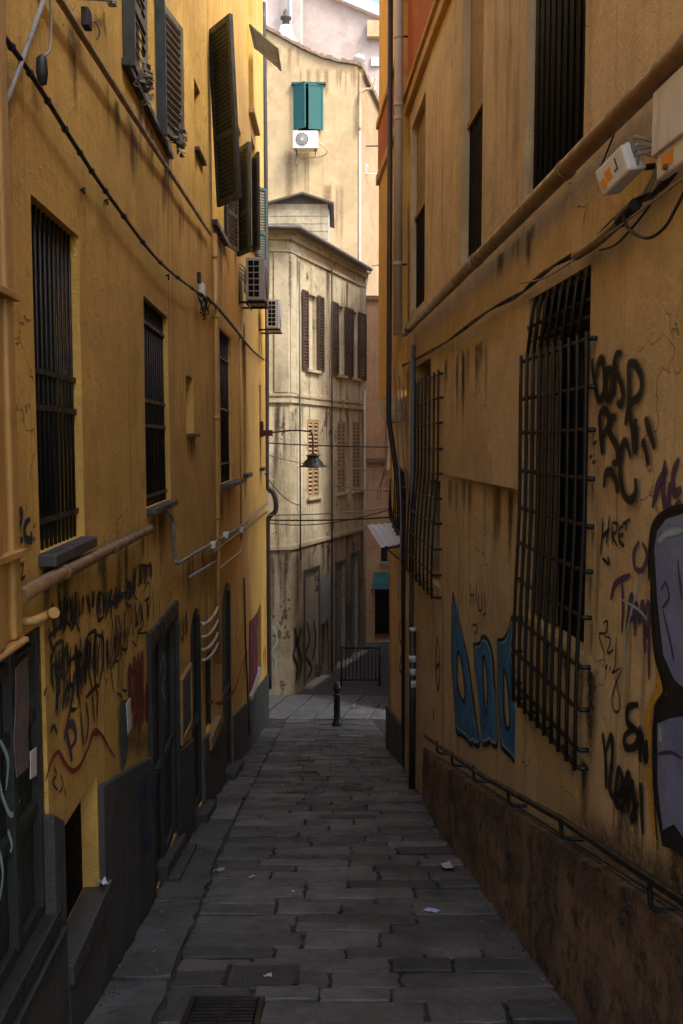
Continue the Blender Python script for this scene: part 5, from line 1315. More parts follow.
# ================================================================== WEATHERED CREAM HOUSE
cream = empty('weathered_cream_house', (-.5, 24, 0), 'weathered cream corner house with dark brown shutters beyond the crossing', 'house')
CH = WC.hit
zeave = CH(299, 236)[1]
def cz(px, py): return CH(px, py)[1]
def cu(px): return CH(px, 442)[0]
V = {}
zt2, zb2 = cz(312, 295), cz(312, 370)
V['a'] = (cu(307), cu(316.5), zb2, zt2, .12, 0)
V['b'] = (cu(337), cu(343.5), zb2, zt2, .12, 0)
V['c'] = (cu(352), cu(357), zb2, zt2, .12, 0)
zt1, zb1 = cz(313, 420), cz(313, 497)
V['d'] = (cu(307.5), cu(319), zb1, zt1, .06, 0)
V['e'] = (cu(337.5), cu(346), zb1, zt1, .06, 0)
V['f'] = (cu(352.5), cu(360.5), zb1, zt1, .06, 0)
V['g'] = (cu(304), cu(318), .05, cz(310, 570), .14, 0)
V['h'] = (cu(336), cu(345), .05, cz(340, 563), .14, 0)
V['i'] = (cu(351), cu(358), .05, cz(354, 554), .14, 0)
zmid = cz(300, 545)
up = [V[k] for k in 'abcdef']; lw = [V[k] for k in 'ghi']
bm = BM(); wallmesh(bm, WC, 21.9, 27.0, zmid, zeave, up); wallmesh(bm, WCL, -4.5, -1.25, zmid, zeave, [])
quad(bm, WC.P(27, 0), WC.P(27, zeave), (-2.4, 28.2, zeave), (-2.4, 28.2, 0)); link('wall', bm, M['cream'], cream)
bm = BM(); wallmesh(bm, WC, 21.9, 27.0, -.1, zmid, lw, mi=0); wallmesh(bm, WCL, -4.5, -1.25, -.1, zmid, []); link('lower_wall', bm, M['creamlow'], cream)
def course(bm, z0, z1, d):
    wbox(bm, WC, 21.9 - d * .35, 27.0, z0, z1, -.01, d); wbox(bm, WCL, -4.5, -1.25 + d * .8, z0, z1, -.01, d - .002)
zs1 = cz(300, 402)
bm = BM(); course(bm, zs1 - .04, zs1 + .06, .06); course(bm, zs1 + .12, zs1 + .18, .045); course(bm, zmid - .05, zmid + .04, .06); course(bm, zeave - .5, zeave - .42, .05); course(bm, zeave - .22, zeave - .10, .10); course(bm, zeave - .10, zeave, .18)
link('string_course', bm, M['creamtrim'], cream, bevel=.01)
runs(cream, WC, M['grimeshade'], [(cu(x), zeave - .5, .35, 1.7) for x in (300, 326, 348, 362)] + [(cu(x), zs1 - .05, .35, 1.7) for x in (301, 328, 349, 363)] + [(cu(x), zmid - .06, .35, 2.) for x in (298, 325, 348, 362)] + [(cu(x), 1.7, .5, 1.7) for x in (297, 301, 324, 330, 348)], 31, d0=.008)
runs(cream, WCL, M['grimeshade'], [(x, zeave - .5, .5, 1.8) for x in (-2.0, -1.7, -1.4)] + [(x, zs1 - .05, .5, 2.2) for x in (-2.1, -1.8, -1.4)] + [(x, zmid - .05, .5, 2.) for x in (-2.0, -1.6, -1.35)], 32, d0=.008)
# corner pilasters
for W_, a_, b_ in ((WCL, -1.62, -1.27), (WC, 21.92, 22.25), (WC, 26.6, 26.98)):
    bm = BM(); wbox(bm, W_, a_, b_, zs1 + .2, zeave - .52, -.01, .035); link('pilaster', bm, M['creamtrim'], cream, bevel=.01)
bm = BM()
ev = zeave + .02
e0, e1, e2 = Vector((-5, 21.2, ev)), Vector((-1.02, 21.55, ev)), Vector((.80, 26.6, ev))
rg = Vector((-3.2, 25.5, ev + .9)); rg2 = Vector((-1.6, 28.2, ev + .9)); e3 = Vector((-5, 27, ev + .5))
quad(bm, e0, e1, rg, Vector((-5, 25.2, ev + .9))); quad(bm, e1, e2, rg2, rg); 
dn = Vector((0, 0, -.05))
quad(bm, e0, e1, e1 + dn, e0 + dn); quad(bm, e1, e2, e2 + dn, e1 + dn); quad(bm, e0 + dn, e1 + dn, rg + dn, Vector((-5, 25.2, ev + .85))); quad(bm, e1 + dn, e2 + dn, rg2 + dn, rg + dn)
rf = link('roof', bm, M['roof'], cream)
bm = BM(); tube(bm, [e0 + Vector((0, -.05, -.03)), e1 + Vector((.02, -.05, -.03)), e2 + Vector((.05, 0, -.05))], .06, 8); link('gutter', bm, M['gutter'], rf)
# windows: pale closed panels between folded brown shutters
def flat_shutter(pxa, pxb, yt, yb, parent, d0=.03, d1=.06, m='shutterbrown', name='shutter'):
    ua, ub = cu(pxa), cu(pxb); f = BM()
    shutter_mesh(f, xy(WC, ua, (d0 + d1) / 2), xy(WC, ub, (d0 + d1) / 2), yb, yt, gap=.075, fr=.06, th=.04); return link(name, f, M[m], parent)
for key, sh in (('a', ((301.5, 307), (316.5, 322.5))), ('b', ((331, 337), (344, 351.6))), ('c', ((357.2, 364.5),))):
    h = V[key]
    f = BM(); quad(f, WC.P(h[0], h[2], -.11), WC.P(h[1], h[2], -.11), WC.P(h[1], h[3], -.11), WC.P(h[0], h[3], -.11)); wbox(f, WC, (h[0] + h[1]) / 2 - .03, (h[0] + h[1]) / 2 + .03, h[2], h[3], -.109, -.08); w = link('window', f, M['panel'], cream)
    for a, b in sh: flat_shutter(a, b, zt2 + .03, zb2 - .02, w)
    f = BM(); wbox(f, WC, h[0] - .1, h[1] + .1, h[2] - .07, h[2] + .003, -.03, .10); link('sill', f, M['creamtrim'], w)
for key in 'def':
    h = V[key]
    f = BM(); quad(f, WC.P(h[0], h[2], -.055), WC.P(h[1], h[2], -.055), WC.P(h[1], h[3], -.055), WC.P(h[0], h[3], -.055)); w = link('window', f, M['shutterbrown'], cream)
    f = BM(); um = (h[0] + h[1]) / 2
    shutter_mesh(f, xy(WC, h[0] + .02, -.02), xy(WC, um - .006, -.02), h[2] + .01, h[3] - .01, gap=.10, fr=.06); shutter_mesh(f, xy(WC, um + .006, -.02), xy(WC, h[1] - .02, -.02), h[2] + .01, h[3] - .01, gap=.10, fr=.06); link('shutter', f, M['shutterrust'], w)
    f = BM(); wbox(f, WC, h[0] - .08, h[1] + .08, h[2] - .06, h[2] + .003, -.03, .09); link('sill', f, M['creamtrim'], w)
for key in 'ghi':                                         # roller gates
    h = V[key]; f = BM(); n = 24
    for i in range(n):
        z0 = h[2] + (h[3] - h[2]) * i / n; z1 = h[2] + (h[3] - h[2]) * (i + 1) / n - .012
        wbox(f, WC, h[0], h[1], z0, z1, -.13, -.10)
    w = link('roller_door', f, M['acgrey'] if key == 'g' else M['gatemetal'], cream)
    f = BM(); wbox(f, WC, h[0] - .06, h[0] - .003, h[2], h[3] + .06, -.02, .03); wbox(f, WC, h[1] + .003, h[1] + .06, h[2], h[3] + .06, -.02, .03); wbox(f, WC, h[0], h[1], h[3] + .003, h[3] + .06, -.02, .03); link('frame', f, M['greymetal'], w)
    f = BM(); wbox(f, WC, h[0] - .05, h[1] + .25, -.03, .05, -.05, .25); link('doorstep', f, M['stone'], w)
link('poster', sheet(WC, [(320, 580), (327, 572), (333, 572), (333, 618), (326, 622), (320, 625)], .012), M['faded'], cream, 'faded blue grey sheet between the roller gates')
t = Tag(WC)
for pts in ([(294, 628), (296, 640), (293, 655), (297, 668), (295, 682)], [(300, 630), (297, 645), (301, 660), (298, 680)], [(306, 622), (309, 640), (305, 655), (311, 668), (307, 678)], [(313, 620), (315, 640), (312, 660)]): t.stroke([WC.hit(*p) for p in pts], .12, d0=.02)
t.done('graffiti', M['spblack'], cream)
t = Tag(WCL)
for pts in ([(270, 625), (275, 630), (277, 642), (271, 652), (276, 660), (273, 672)],): t.stroke([WCL.hit(*p) for p in pts], .05, d0=.02)
t.done('graffiti', M['sppale'], cream)
# dormer
dm = at(268, 205, 24.6)
f = BM(); x0, x1 = at(262, 240, 24.8).x, at(328, 240, 24.8).x; zt = at(328, 204, 24.8).z; zp = at(300, 197, 24.8).z
box(f, (x0, 24.8, zeave + .1), (x1, 27.2, zt))
for k in range(6): box(f, (x0 - .01, 24.785, zeave + .25 + k * .2), (x1 + .0, 24.799, zeave + .43 + k * .2)) if zeave + .43 + k * .2 < zt else None
dr = link('dormer', f, M['creamtrim'], cream)
f = BM(); zq = .05
a0, a1, pk = Vector((x0 - .15, 24.6, zt - .12)), Vector((x1 + .16, 24.6, zt - .05)), Vector((x0 + (x1 - x0) * .62, 24.6, zt + .22))
bk = Vector((0, 2.8, 0)); th = Vector((0, 0, .05))
hexa(f, [a0, pk, pk + bk, a0 + bk, a0 + th, pk + th, pk + bk + th, a0 + bk + th]); hexa(f, [pk, a1, a1 + bk, pk + bk, pk + th, a1 + th, a1 + bk + th, pk + bk + th]); quad(f, Vector((x0, 24.81, zt)), Vector((x1, 24.81, zt)), pk + Vector((0, .21, 0)), pk + Vector((0, .21, 0.001)))
link('dormer_roof', f, M['gutter'], cream)
f = BM(); box(f, (x1 + .002, 24.95, zeave + .25), (x1 + .03, 25.9, zt - .1)); link('dormer_window', f, M['zinc'], cream)
# pipes of the cream house
def cpipe(x0, y0, x1, y1, r, m, label, name='downpipe'):
    a, b = CH(x0, y0, .07), CH(x1, y1, .07); u = (a[0] + b[0]) / 2
    f = BM(); tube(f, [WC.P(u, a[1], .09), WC.P(u, b[1], .09)], r, 8); return tag(link(name, f, m), label, 'downpipe')
cpipe(299.5, 262, 299, 560, .02, M['greymetal'], 'grey downpipe between corner pilaster and first brown shutter on the cream house')
cpipe(329.5, 268, 333, 672, .02, M['pipedark'], 'slim dark downpipe between the shuttered windows of the cream house')
cpipe(364, 390, 364, 640, .035, M['pipewhite'], 'white downpipe at the far edge of the cream house')
f = BM(); a = at(367, 275, 26.9); b = at(361, 318, 27.1); tube(f, [a, b], .05, 8); tag(link('downpipe', f, M['pipewhite']), 'short pale rainwater pipe under the gutter end of the cream house', 'downpipe')

# ================================================================== PEACH HOUSE and others behind
peach = empty('peach_house', (-1, 33, 0), 'tall pale peach house with a green shuttered window behind the cream house', 'house')
def rz(px, py): return WD.hit(px, py)
prof = [rz(px, py) for px, py in ((225, 14), (262, 28), (280, 38), (300, 49), (320, 58), (338, 63), (357, 66))]
hw = (rz(294, 110)[0], rz(323, 110)[0], rz(300, 131)[1], rz(300, 86)[1])
bm = BM(); wallmesh(bm, WD, -7, .55, 0, prof[-1][1] - .15, [(hw[0] + .12, hw[1] - .12, hw[2], hw[3], .2, 0)])
for (a, za), (b, zb) in zip(prof, prof[1:]):
    quad(bm, WD.P(a, prof[-1][1] - .15), WD.P(b, prof[-1][1] - .15), WD.P(b, zb), WD.P(a, za))
link('wall', bm, M['peach'], peach)
zk = prof[-1][1]
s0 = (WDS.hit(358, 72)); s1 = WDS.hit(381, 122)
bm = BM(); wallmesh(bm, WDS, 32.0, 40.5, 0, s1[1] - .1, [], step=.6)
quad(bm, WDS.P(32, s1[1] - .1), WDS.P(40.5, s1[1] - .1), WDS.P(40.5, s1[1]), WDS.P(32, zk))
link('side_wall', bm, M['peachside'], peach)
zlow = at(370, 330, 33).z
bm = BM(); rr = random.Random(3)                            # verge and eave of old tiles
for (a, za), (b, zb) in zip(prof, prof[1:]):
    n = 6
    for i in range(n):
        u = a + (b - a) * i / n; z = za + (zb - za) * i / n; u2 = a + (b - a) * (i + 1) / n; z2 = za + (zb - za) * (i + 1) / n
        p, q = WD.P(u, z + rr.uniform(0, .03), .10), WD.P(u2 + .03, z2 + rr.uniform(0, .03), .10)
        obox(bm, p, q - p, Vector((0, 5, 0)), Vector((0, 0, .07 + rr.uniform(0, .06))))
for i in range(22):
    k = i / 22; u = 32 + 8.3 * k; z = zk + (s1[1] - zk) * k
    p = WDS.P(u, z + rr.uniform(-.03, .05), .15); obox(bm, p, WDS.P(u + .42, z - .03, .15) - p, Vector((-3, .8, .5)), Vector((0, 0, .1 + rr.uniform(0, .16))))
link('roof', bm, M['tile'], peach)
f = BM(); quad(f, WD.P(hw[0] + .12, hw[2], -.19), WD.P(hw[1] - .12, hw[2], -.19), WD.P(hw[1] - .12, hw[3], -.19), WD.P(hw[0] + .12, hw[3], -.19)); w = link('window', f, M['black'], peach)
runs(peach, WD, M['tanrun'], [(rz(300, 150)[0], rz(300, 150)[1], 1.0, 2.4), (rz(330, 66)[0], rz(330, 68)[1], 2.2, 1.2), (rz(280, 44)[0], rz(280, 46)[1], 1.4, 1.0), (-.2, CAMZ + 9, .8, 2.6)], 41, d0=.012)
def solid_leaf(a, b, z0, z1, lab=None):
    f = BM(); A, B = Vector((*a, z0)), Vector((*b, z0)); e = B - A; n = Vector((e.y, -e.x, 0)).normalized() * .05
    H_ = Vector((0, 0, z1 - z0)); obox(f, A, e, n, H_)
    ee = e.normalized(); s = .06
    for o, x, z in ((A, ee * s, H_), (B - ee * s, ee * s, H_), (A + ee * s, e - ee * 2 * s, Vector((0, 0, s))), (A + ee * s + H_ - Vector((0, 0, s)), e - ee * 2 * s, Vector((0, 0, s)))): obox(f, o - n * .3 if n.y > 0 else o + n * 1.001, x, n * .3, z)
    return link('shutter', f, M['teal'], w, lab)
um = hw[0] + (hw[1] - hw[0]) * .42
solid_leaf((hw[0] + .02, 31.92), (um, 31.62), hw[2], hw[3]); solid_leaf((um + .08, 31.82), (hw[1], 31.92), hw[2], hw[3])
f = BM(); box(f, (hw[0] - .08, 31.80, hw[3]), (hw[1] + .1, 31.99, hw[3] + .06)); link('frame', f, M['teal'], w)
a, b = at(293, 148.5, 31.4), at(318, 131, 31.4)
ac = ac_unit('white air conditioner under the green shuttered window of the peach house', (a.x, 31.35, a.z), (b.x, 31.75, b.z), 'y', M['white'], [((a.x + .1, 31.4, a.z - .02), (a.x + .1, 32.0, a.z - .02)), ((b.x - .1, 31.4, a.z - .02), (b.x - .1, 32.0, a.z - .02))], rows=0)
f = BM(); tube(f, smooth_path([Vector((b.x, 31.6, b.z - .3)), at(327, 150, 31.8), at(322, 156, 31.9), at(300, 158, 31.95), at(297, 165, 31.97)]), .025, 6); link('hose', f, M['pipebeige'], ac)
f = BM(); p = WDS.hit(358.5, 200); tube(f, [WDS.P(32.1, zk - .2, .06), WDS.P(32.1, .2, .06)], .05, 8); tag(link('downpipe', f, M['pipebeige']), 'pale downpipe on the corner of the peach house', 'downpipe')
f = BM(); tube(f, smooth_path([at(376, 78, 31.9), at(372, 88, 31.9), at(364, 90, 31.9), at(360, 97, 31.9), at(359.5, 130, 31.9)]), .05, 8); tag(link('downpipe', f, M['peach']), 'pale curved overflow pipe under the peach house eave', 'downpipe')
f = BM(); c = at(286, 50, 33.5); lathe(f, (c.x, 33.5, c.z), [(.46, 0), (.44, .25), (.28, .5), (.22, .8)], 16)
ch = tag(link('chimney', f, M['white']), 'white conical chimney on the roof of the peach house', 'chimney')
f = BM(); zc = c.z + .8; lathe(f, (c.x, 33.5, zc), [(.12, 0), (.12, .25), (.2, .27), (.2, .33), (.1, .36), (.1, .5), (.03, .62)], 12); link('cowl', f, M['gutter'], ch)
f = BM(); c = at(359, 66, 32.5); lathe(f, c - Vector((0, 0, .1)), [(.14, 0), (.14, .25), (.22, .28), (.2, .42), (.04, .5)], 12); tag(link('roof_vent', f, M['boxgrey']), 'small grey vent on the roof edge at the peach house corner', 'vent')
for k, (x, y) in enumerate(((363, 140), (366, 168))):
    f = BM(); p = at(378, y + 6, 33.4); q = at(x, y + 6, 33.4); tube(f, [p, q, at(x, y - 4, 33.4)], .025, 6); tube(f, [at(x - 2, y, 33.4), at(x + 2, y - 2, 33.4)], .05, 6)
    tag(link('wall_bracket', f, M['iron'] if k == 0 else M['boxgrey']), ('dark iron line bracket on the side of the peach house', 'pale line bracket below the dark one on the peach house')[k], 'bracket')
# green shutter on the side of the peach house
f = BM(); a = at(376.5, 305, 31.3); b = at(376.5, 218, 31.3); shutter_mesh(f, (a.x, 36.0), (a.x + .14, 36.35), at(0, 305, 36).z, at(0, 218, 36).z, gap=.1)
for v in f.verts: v.co.x += at(376, 260, 36).x - a.x
link('shutter', f, M['shuttergreen'], peach)

pinkb = empty('pink_house', (2, 47, 0), 'pale pink gabled house rising behind the peach house roof', 'house')
pr = [at(x, y, 47) for x, y in ((294, -24), (335, -2), (380, 17), (410, 30))]
bm = BM(); 
xs0 = at(299, 0, 47).x
pr[0] = Vector((xs0, 47, pr[0].z))
for a, b in zip(pr, pr[1:]): quad(bm, Vector((a.x, 47, 0)), Vector((b.x, 47, 0)), b, a)
a = pr[0]; quad(bm, Vector((a.x, 47, 0)), a, a + Vector((0, 8, 0)), Vector((a.x, 55, 0)))
link('wall', bm, M['pink'], pinkb)
bm = BM()
for a, b in zip(pr, pr[1:]): obox(bm, a + Vector((0, -.35, -.12)), b - a, Vector((0, 8, 0)), Vector((0, 0, .55)))
link('roof', bm, M['white'], pinkb)
bm = BM(); a, b = at(367, 38, 46.8), at(379, 22, 46.8); box(bm, (a.x, 46.6, a.z), (b.x + 1, 46.99, b.z)); link('balcony', bm, M['peach'], pinkb)
for x0, y0, x1, y1 in ((371, 66, 380, 57), (368, 98, 376, 80)):
    bm = BM(); a, b = at(x0, y0, 46.9), at(x1, y1, 46.9); box(bm, (a.x, 46.88, a.z), (b.x, 46.99, b.z)); link('window', bm, M['zinc'], pinkb)
rose = empty('rose_house', (-4, 43, 0), 'rose grey tower house behind the white chimney and flue pipe', 'house')
bm = BM(); x1 = at(300, 0, 43).x; box(bm, (-9, 43, 0), (x1, 46.5, 30)); link('wall', bm, M['pink'], rose)
bm = BM(); a, b = at(256, 26, 43), at(267, -12, 43); box(bm, (a.x, 42.9, a.z), (b.x, 42.99, b.z)); link('window', bm, M['zinc'], rose)
f = BM(); c = at(290, 30, 42.6); tube(f, [Vector((c.x, 42.6, c.z - 2)), Vector((c.x, 42.6, c.z + 5))], .10, 8); tag(link('flue_pipe', f, M['zinc']), 'grey flue pipe standing behind the white chimney', 'flue pipe')

# low orange house at the end of the side lane
orange = empty('orange_house', (1.5, 28.5, 0), 'orange house with a dark doorway at the end of the side lane', 'house')
zo = at(370, 300, 28).z; zl_ = at(370, 462, 28).z
bm = BM(); x0 = at(362, 500, 28).x
WO = Wall([(x0, 28.0), (5, 28.3)], 0, 1)
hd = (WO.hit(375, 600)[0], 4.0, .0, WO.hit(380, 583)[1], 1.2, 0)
hw2 = (WO.hit(381, 540)[0], WO.hit(388, 540)[0], WO.hit(384, 562)[1], WO.hit(384, 538)[1], .15, 0)
wallmesh(bm, WO, x0, 5, -.1, zo, [hd, hw2]); link('wall', bm, M['orange'], orange)
bm = BM(); quad(bm, WO.P(hd[0], -.1, -1.19), WO.P(hd[1], -.1, -1.19), WO.P(hd[1], hd[3], -1.19), WO.P(hd[0], hd[3], -1.19)); link('door', bm, M['darkdoor'], orange)  # dark sheet painted in place of the lane's shaded depth
bm = BM(); quad(bm, WO.P(hw2[0], hw2[2], -.14), WO.P(hw2[1], hw2[2], -.14), WO.P(hw2[1], hw2[3], -.14), WO.P(hw2[0], hw2[3], -.14)); w = link('window', bm, M['shutter'], orange)
bm = BM(); wbox(bm, WO, hw2[0] - .05, hw2[1] + .05, hw2[2] - .07, hw2[2] + .003, -.05, .12); link('sill', bm, M['stone'], w)
bm = BM(); wbox(bm, WO, x0 - .0, 5, zo, zo + .12, -3.5, .12); link('roof', bm, M['tile'], orange)
bm = BM(); wbox(bm, WO, x0, 5, zl_, zl_ + .12, -.01, .2); link('ledge', bm, M['tile'], orange)
bm = BM(); a = at(371, 587, 27.6); b = at(392, 574, 27.9)
hexa(bm, [Vector((a.x, 27.1, a.z)), Vector((2.2, 27.1, a.z)), Vector((2.2, 28.0, a.z + .38)), Vector((a.x + .1, 28.0, a.z + .38)), Vector((a.x, 27.1, a.z + .02)), Vector((2.2, 27.1, a.z + .02)), Vector((2.2, 28.0, a.z + .40)), Vector((a.x + .1, 28.0, a.z + .40))])
aw = tag(link('awning', bm, M['tealcloth']), 'small teal awning over the dark doorway down the side lane', 'awning')
bm = BM(); tube(bm, [Vector((a.x, 27.1, a.z)), Vector((a.x + .05, 28.0, a.z - .25))], .02, 6); tube(bm, [Vector((a.x, 27.1, a.z)), Vector((2.2, 27.1, a.z))], .02, 6); link('frame', bm, M['iron'], aw)
bm = BM(); a = at(383, 460, 26.9)
for k in range(2):
    tube(bm, smooth_path([at(391, 452 + 4 * k, 26.5), at(384, 476 - 5 * k, 26.7), at(379 + 2 * k, 486, 27.6), at(377 + 3 * k, 500, 27.9)]), .014, 5)
tag(link('cable', bm, M['greycable']), 'drooping grey cables at the mouth of the side lane', 'cable')
# dark mass of the lane's archway on the right
arch = empty('lane_archway', (2.2, 24, 0), 'dark arch behind the ochre corner house at the side lane', 'archway')
bm = BM(); box(bm, (at(387, 500, 20.5).x, 20.5, at(380, 470, 20.5).z), (6, 21.6, at(380, 415, 20.5).z)); box(bm, (at(391, 500, 20.5).x + .12, 20.52, 0), (6, 21.58, at(380, 470, 20.5).z - .002)); link('wall', bm, M['rough'], arch)
bm = BM(); box(bm, (2.25, 21.585, 0), (8, 27.6, 13.2)); link('added_shade_wall', bm, M['orange'], arch); bm = BM(); box(bm, (2.1, 21.4, 13.203), (8.2, 27.8, 13.35)); link('roof', bm, M['tile'], arch)  # unseen house body and roof, added to shade the lane and cream front

# ================================================================== CROSSING FURNITURE
g0 = ground(337, 726)
bol = empty('bollard', g0, 'black cast iron bollard at the foot of the alley', 'bollard')
hb = 1.0
f = BM(); lathe(f, g0 + Vector((0, 0, -.02)), [(.105, 0), (.105, .10), (.085, .13), (.072, .2), (.068, hb * .66), (.085, hb * .68), (.085, hb * .72), (.068, hb * .74)], 18); link('post', f, M['lampblack'], bol)
f = BM(); lathe(f, g0 + Vector((0, 0, -.02)), [(.066, hb * .741), (.075, hb * .80), (.095, hb * .83), (.095, hb * .87), (.07, hb * .90), (.075, hb * .95), (.05, hb * .99), (.01, hb * 1.0)], 18); link('cap', f, M['lampblack'], bol)
Yr = 22.9
a, b = at(341.5, 690, Yr), at(379.5, 690, Yr)
rl = empty('railing', (a.x, Yr, 0), 'black iron railing panel standing before the cream house gates', 'railing')
zt = at(360, 648, Yr).z; zl = at(360, 680, Yr).z
for x in (a.x, b.x):
    f = BM(); tube(f, [(x, Yr, -.02), (x, Yr, zt + .05)], .024, 8); link('post', f, M['lampblack'], rl)
f = BM(); tube(f, [(a.x, Yr, zt), (b.x, Yr, zt)], .02, 8); link('top_rail', f, M['lampblack'], rl)
f = BM(); tube(f, [(a.x, Yr, zl), (b.x, Yr, zl)], .016, 8); link('bottom_rail', f, M['lampblack'], rl)
f = BM()
for i in range(1, 10):
    x = a.x + (b.x - a.x) * i / 10; tube(f, [(x, Yr, zl), (x, Yr, zt)], .010, 6)
link('bars', f, M['lampblack'], rl)
# drain slots in the crossing
for k, (x0, y0, x1, y1) in enumerate(((345, 707, 368, 704), (378, 706, 393, 704))):
    p, q = ground(x0, y0), ground(x1, y1)
    f = BM(); box(f, (p.x, p.y, -.005), (q.x, p.y + .30, .02)); 
    for i in range(6): box(f, (p.x + .02 + (q.x - p.x) * i / 6, p.y + .04, .0205), (p.x + (q.x - p.x) * (i + .6) / 6, p.y + .26, .023))
    tag(link('drain_cover', f, M['stone'] if k == 0 else M['iron']), ('pale stone drain slot on the crossing beside the bollard', 'dark iron drain slot by the ochre corner house')[k], 'drain cover')
# overhead wires
def wire(p, q, drop, r, m, label):
    f = BM(); tube(f, sag(p, q, drop), r, 6); tag(link('overhead_wire', f, m), label, 'wire')
wire(at(268, 443, 19.6), at(389, 447, 18.5), .02, .012, M['cable'], 'black wire just under the lamp arm crossing the alley end')
wire(at(268, 455, 19.6), at(392, 468, 17.5), .12, .008, M['greycable'], 'slack grey wire passing behind the lamp shade')
wire(at(268, 515, 19.6), at(392, 508, 17.5), .04, .012, M['greycable'], 'grey wire level with the bend of the dark downpipe')
wire(at(268, 520, 19.6), at(395, 517, 17.0), .03, .016, M['cable'], 'thick black wire above the sheet metal canopy')
wire(at(268, 523, 19.6), at(400, 506, 16.0), .16, .010, M['cable'], 'drooping black wire, lowest of those crossing the alley end')
wire(at(362, 410, 27), at(384, 410, 17), .0, .008, M['greycable'], 'short pale wire from the cream house to the ochre corner house')
wire(at(330, 485, 26), at(389, 491, 17), .01, .014, M['greymetal'], 'grey wire from the louvred lower shutters to the ochre corner house')
wire(at(372, 266, 33), at(391, 263, 13.1), .0, .012, M['greycable'], 'short grey line near the gutter end of the cream house')
wire(WL.P(18.9, LH(258, 475)[1], .05), at(300, 505, 22.0), .15, .010, M['cable'], 'short slack wire from the yellow house to the cream corner')
# litter and iron covers in the alley
def litter(px, py, s, m, label, lift=.012, name='paper_scrap', crumple=.3, P=None):
    p = P or ground(px, py); f = BM(); n = 5; a = rnd.uniform(0, 3)
    g = [[f.verts.new(p + Vector(((i - 2) * s[0] / 4 * math.cos(a) - (j - 2) * s[1] / 4 * math.sin(a), (i - 2) * s[0] / 4 * math.sin(a) + (j - 2) * s[1] / 4 * math.cos(a), lift + rnd.uniform(0, crumple * s[0])))) for j in range(n)] for i in range(n)]
    for v in f.verts: v.co.z += (-.205 if P is None else 0) * (v.co.y - p.y)
    for i in range(n - 1):
        for j in range(n - 1): f.faces.new((g[i][j], g[i + 1][j], g[i + 1][j + 1], g[i][j + 1]))
    tag(link(name, f, m), label, 'litter')
litter(432, 912, (.11, .075), M['paperblue'], 'flat pale blue paper scrap on the open paving', crumple=.08)
litter(252, 879, (.07, .035), M['paper'], 'small white paper scrap near the pale rubble crumb')
litter(293, 893, (.035, .03), M['paper'], 'tiny white scrap in the middle of the paving')
litter(268, 978, (.05, .035), M['paper'], 'white scrap lying on the rough iron cover')
litter(219, 873, (.10, .06), M['stone'], 'pale rubble crumb at the joint of the border slabs', crumple=.4)
litter(447, 868, (.22, .10), M['zinc'], 'flattened grey cardboard piece by the rough brown plinth', crumple=.12)
lo_ = H['low']
litter(0, 0, (.07, .06), M['paper'], 'crumpled white tissue on the basement window sill', P=WL.P(lo_[1] - .02, lo_[2] + .015, .03), crumple=.6)
# covers
def cover_frame(c, w, l):
    def Tt(x, y, z): return Vector((c.x + x, c.y + y, gz(c.y + y) + z))
    return Tt
c = ground(224, 1012); c.y -= .02
gr = empty('drain_grate', c, 'black slotted iron drain grate at the bottom of the picture', 'drain grate')
Tt = cover_frame(c, .42, .36); hw_, hl = .215, .20
def gbox(f, x0, x1, y0, y1, z0, z1): hexa(f, [Tt(x0, y0, z0), Tt(x1, y0, z0), Tt(x1, y1, z0), Tt(x0, y1, z0), Tt(x0, y0, z1), Tt(x1, y0, z1), Tt(x1, y1, z1), Tt(x0, y1, z1)])
f = BM(); gbox(f, -hw_, -hw_ + .035, -hl, hl, -.03, .018); gbox(f, hw_ - .035, hw_, -hl, hl, -.03, .018); gbox(f, -hw_ + .035, hw_ - .035, hl - .03, hl, -.03, .018); gbox(f, -hw_ + .035, hw_ - .035, -hl, -hl + .03, -.03, .018); link('frame', f, M['iron'], gr, bevel=.004)
f = BM(); gbox(f, -hw_ + .03, hw_ - .03, -hl + .02, hl - .02, .0, .006); link('void', f, M['black'], gr)
f = BM()
for i in range(8):
    y0 = -hl + .035 + i * (2 * hl - .06) / 8; gbox(f, -hw_ + .04, hw_ - .04, y0, y0 + .026, .0065, .021)
gbox(f, -.012, .012, -hl + .03, hl - .03, .0064, .0195); link('bars', f, M['iron'], gr, bevel=.004)
c = ground(262, 976)
cv = empty('access_cover', c, 'square iron access cover with rough infill beside the grate', 'access cover')
Tt = cover_frame(c, .4, .3); wv, lv = .20, .15
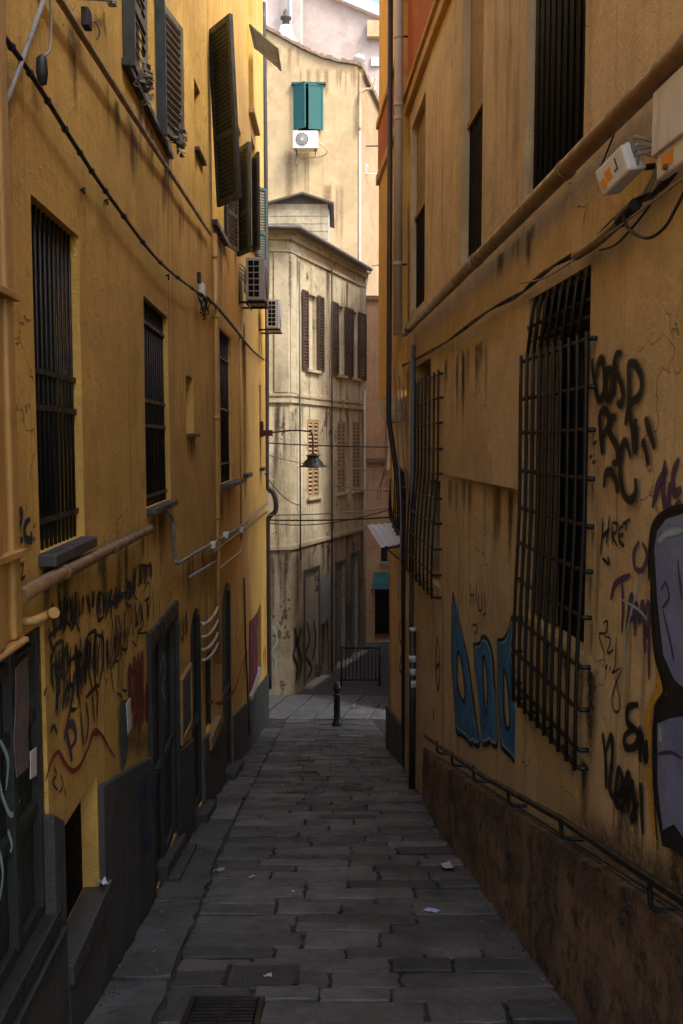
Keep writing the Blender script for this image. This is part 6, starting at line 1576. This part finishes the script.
f = BM(); gbox(f, -wv, wv, -lv, lv, -.02, .010)
for i in range(14):
    for j in range(10): 
        x = -wv + .03 + i * .0262; y = -lv + .025 + j * .0265; gbox(f, x, x + .017, y, y + .017, .0102, .014)
link('plate', f, M['asphalt'], cv)
f = BM(); gbox(f, -wv - .03, -wv - .002, -lv, lv, -.02, .016); gbox(f, wv + .002, wv + .03, -lv, lv, -.02, .016); link('frame', f, M['iron'], cv)

# ================================================================== light, camera
w = bpy.data.worlds.new('World'); scene.world = w; w.use_nodes = True
nt = w.node_tree; bg = nt.nodes['Background']
sky = nt.nodes.new('ShaderNodeTexSky'); sky.sky_type = 'NISHITA'; sky.sun_disc = False
SUN = Vector((.52, -.40, .80)).normalized()
el = math.asin(SUN.z); rot = math.atan2(SUN.x, SUN.y)
sky.sun_elevation = el; sky.sun_rotation = rot; sky.air_density = 1.0; sky.dust_density = 3.0; sky.ozone_density = 1.0
nt.links.new(sky.outputs[0], bg.inputs[0]); bg.inputs[1].default_value = .15
sun = bpy.data.lights.new('sun', 'SUN'); sun.energy = 1.0; sun.angle = R(14); sun.color = (1, .94, .84)
so = bpy.data.objects.new('sun', sun); C.objects.link(so); so.location = (20, -20, 60)
so.rotation_euler = SUN.to_track_quat('Z', 'Y').to_euler()
cam = bpy.data.cameras.new('camera'); co = bpy.data.objects.new('camera', cam); C.objects.link(co)
co.location = (0, 0, CAMZ); co.rotation_euler = (math.pi / 2 - TH, 0, 0)
cam.sensor_fit = 'VERTICAL'; cam.sensor_height = 36; cam.lens = 36 * F / 1024; cam.clip_end = 2000; cam.clip_start = .05
scene.camera = co
scene.view_settings.view_transform = 'Standard'; scene.view_settings.look = 'None'
scene.view_settings.exposure = 1.75; scene.view_settings.gamma = 1
scene.render.engine = 'CYCLES'
scene.cycles.use_denoising = True
try: scene.cycles.denoiser = 'OPENIMAGEDENOISE'
except Exception: pass
scene.cycles.max_bounces = 10; scene.cycles.diffuse_bounces = 6; scene.cycles.transparent_max_bounces = 24
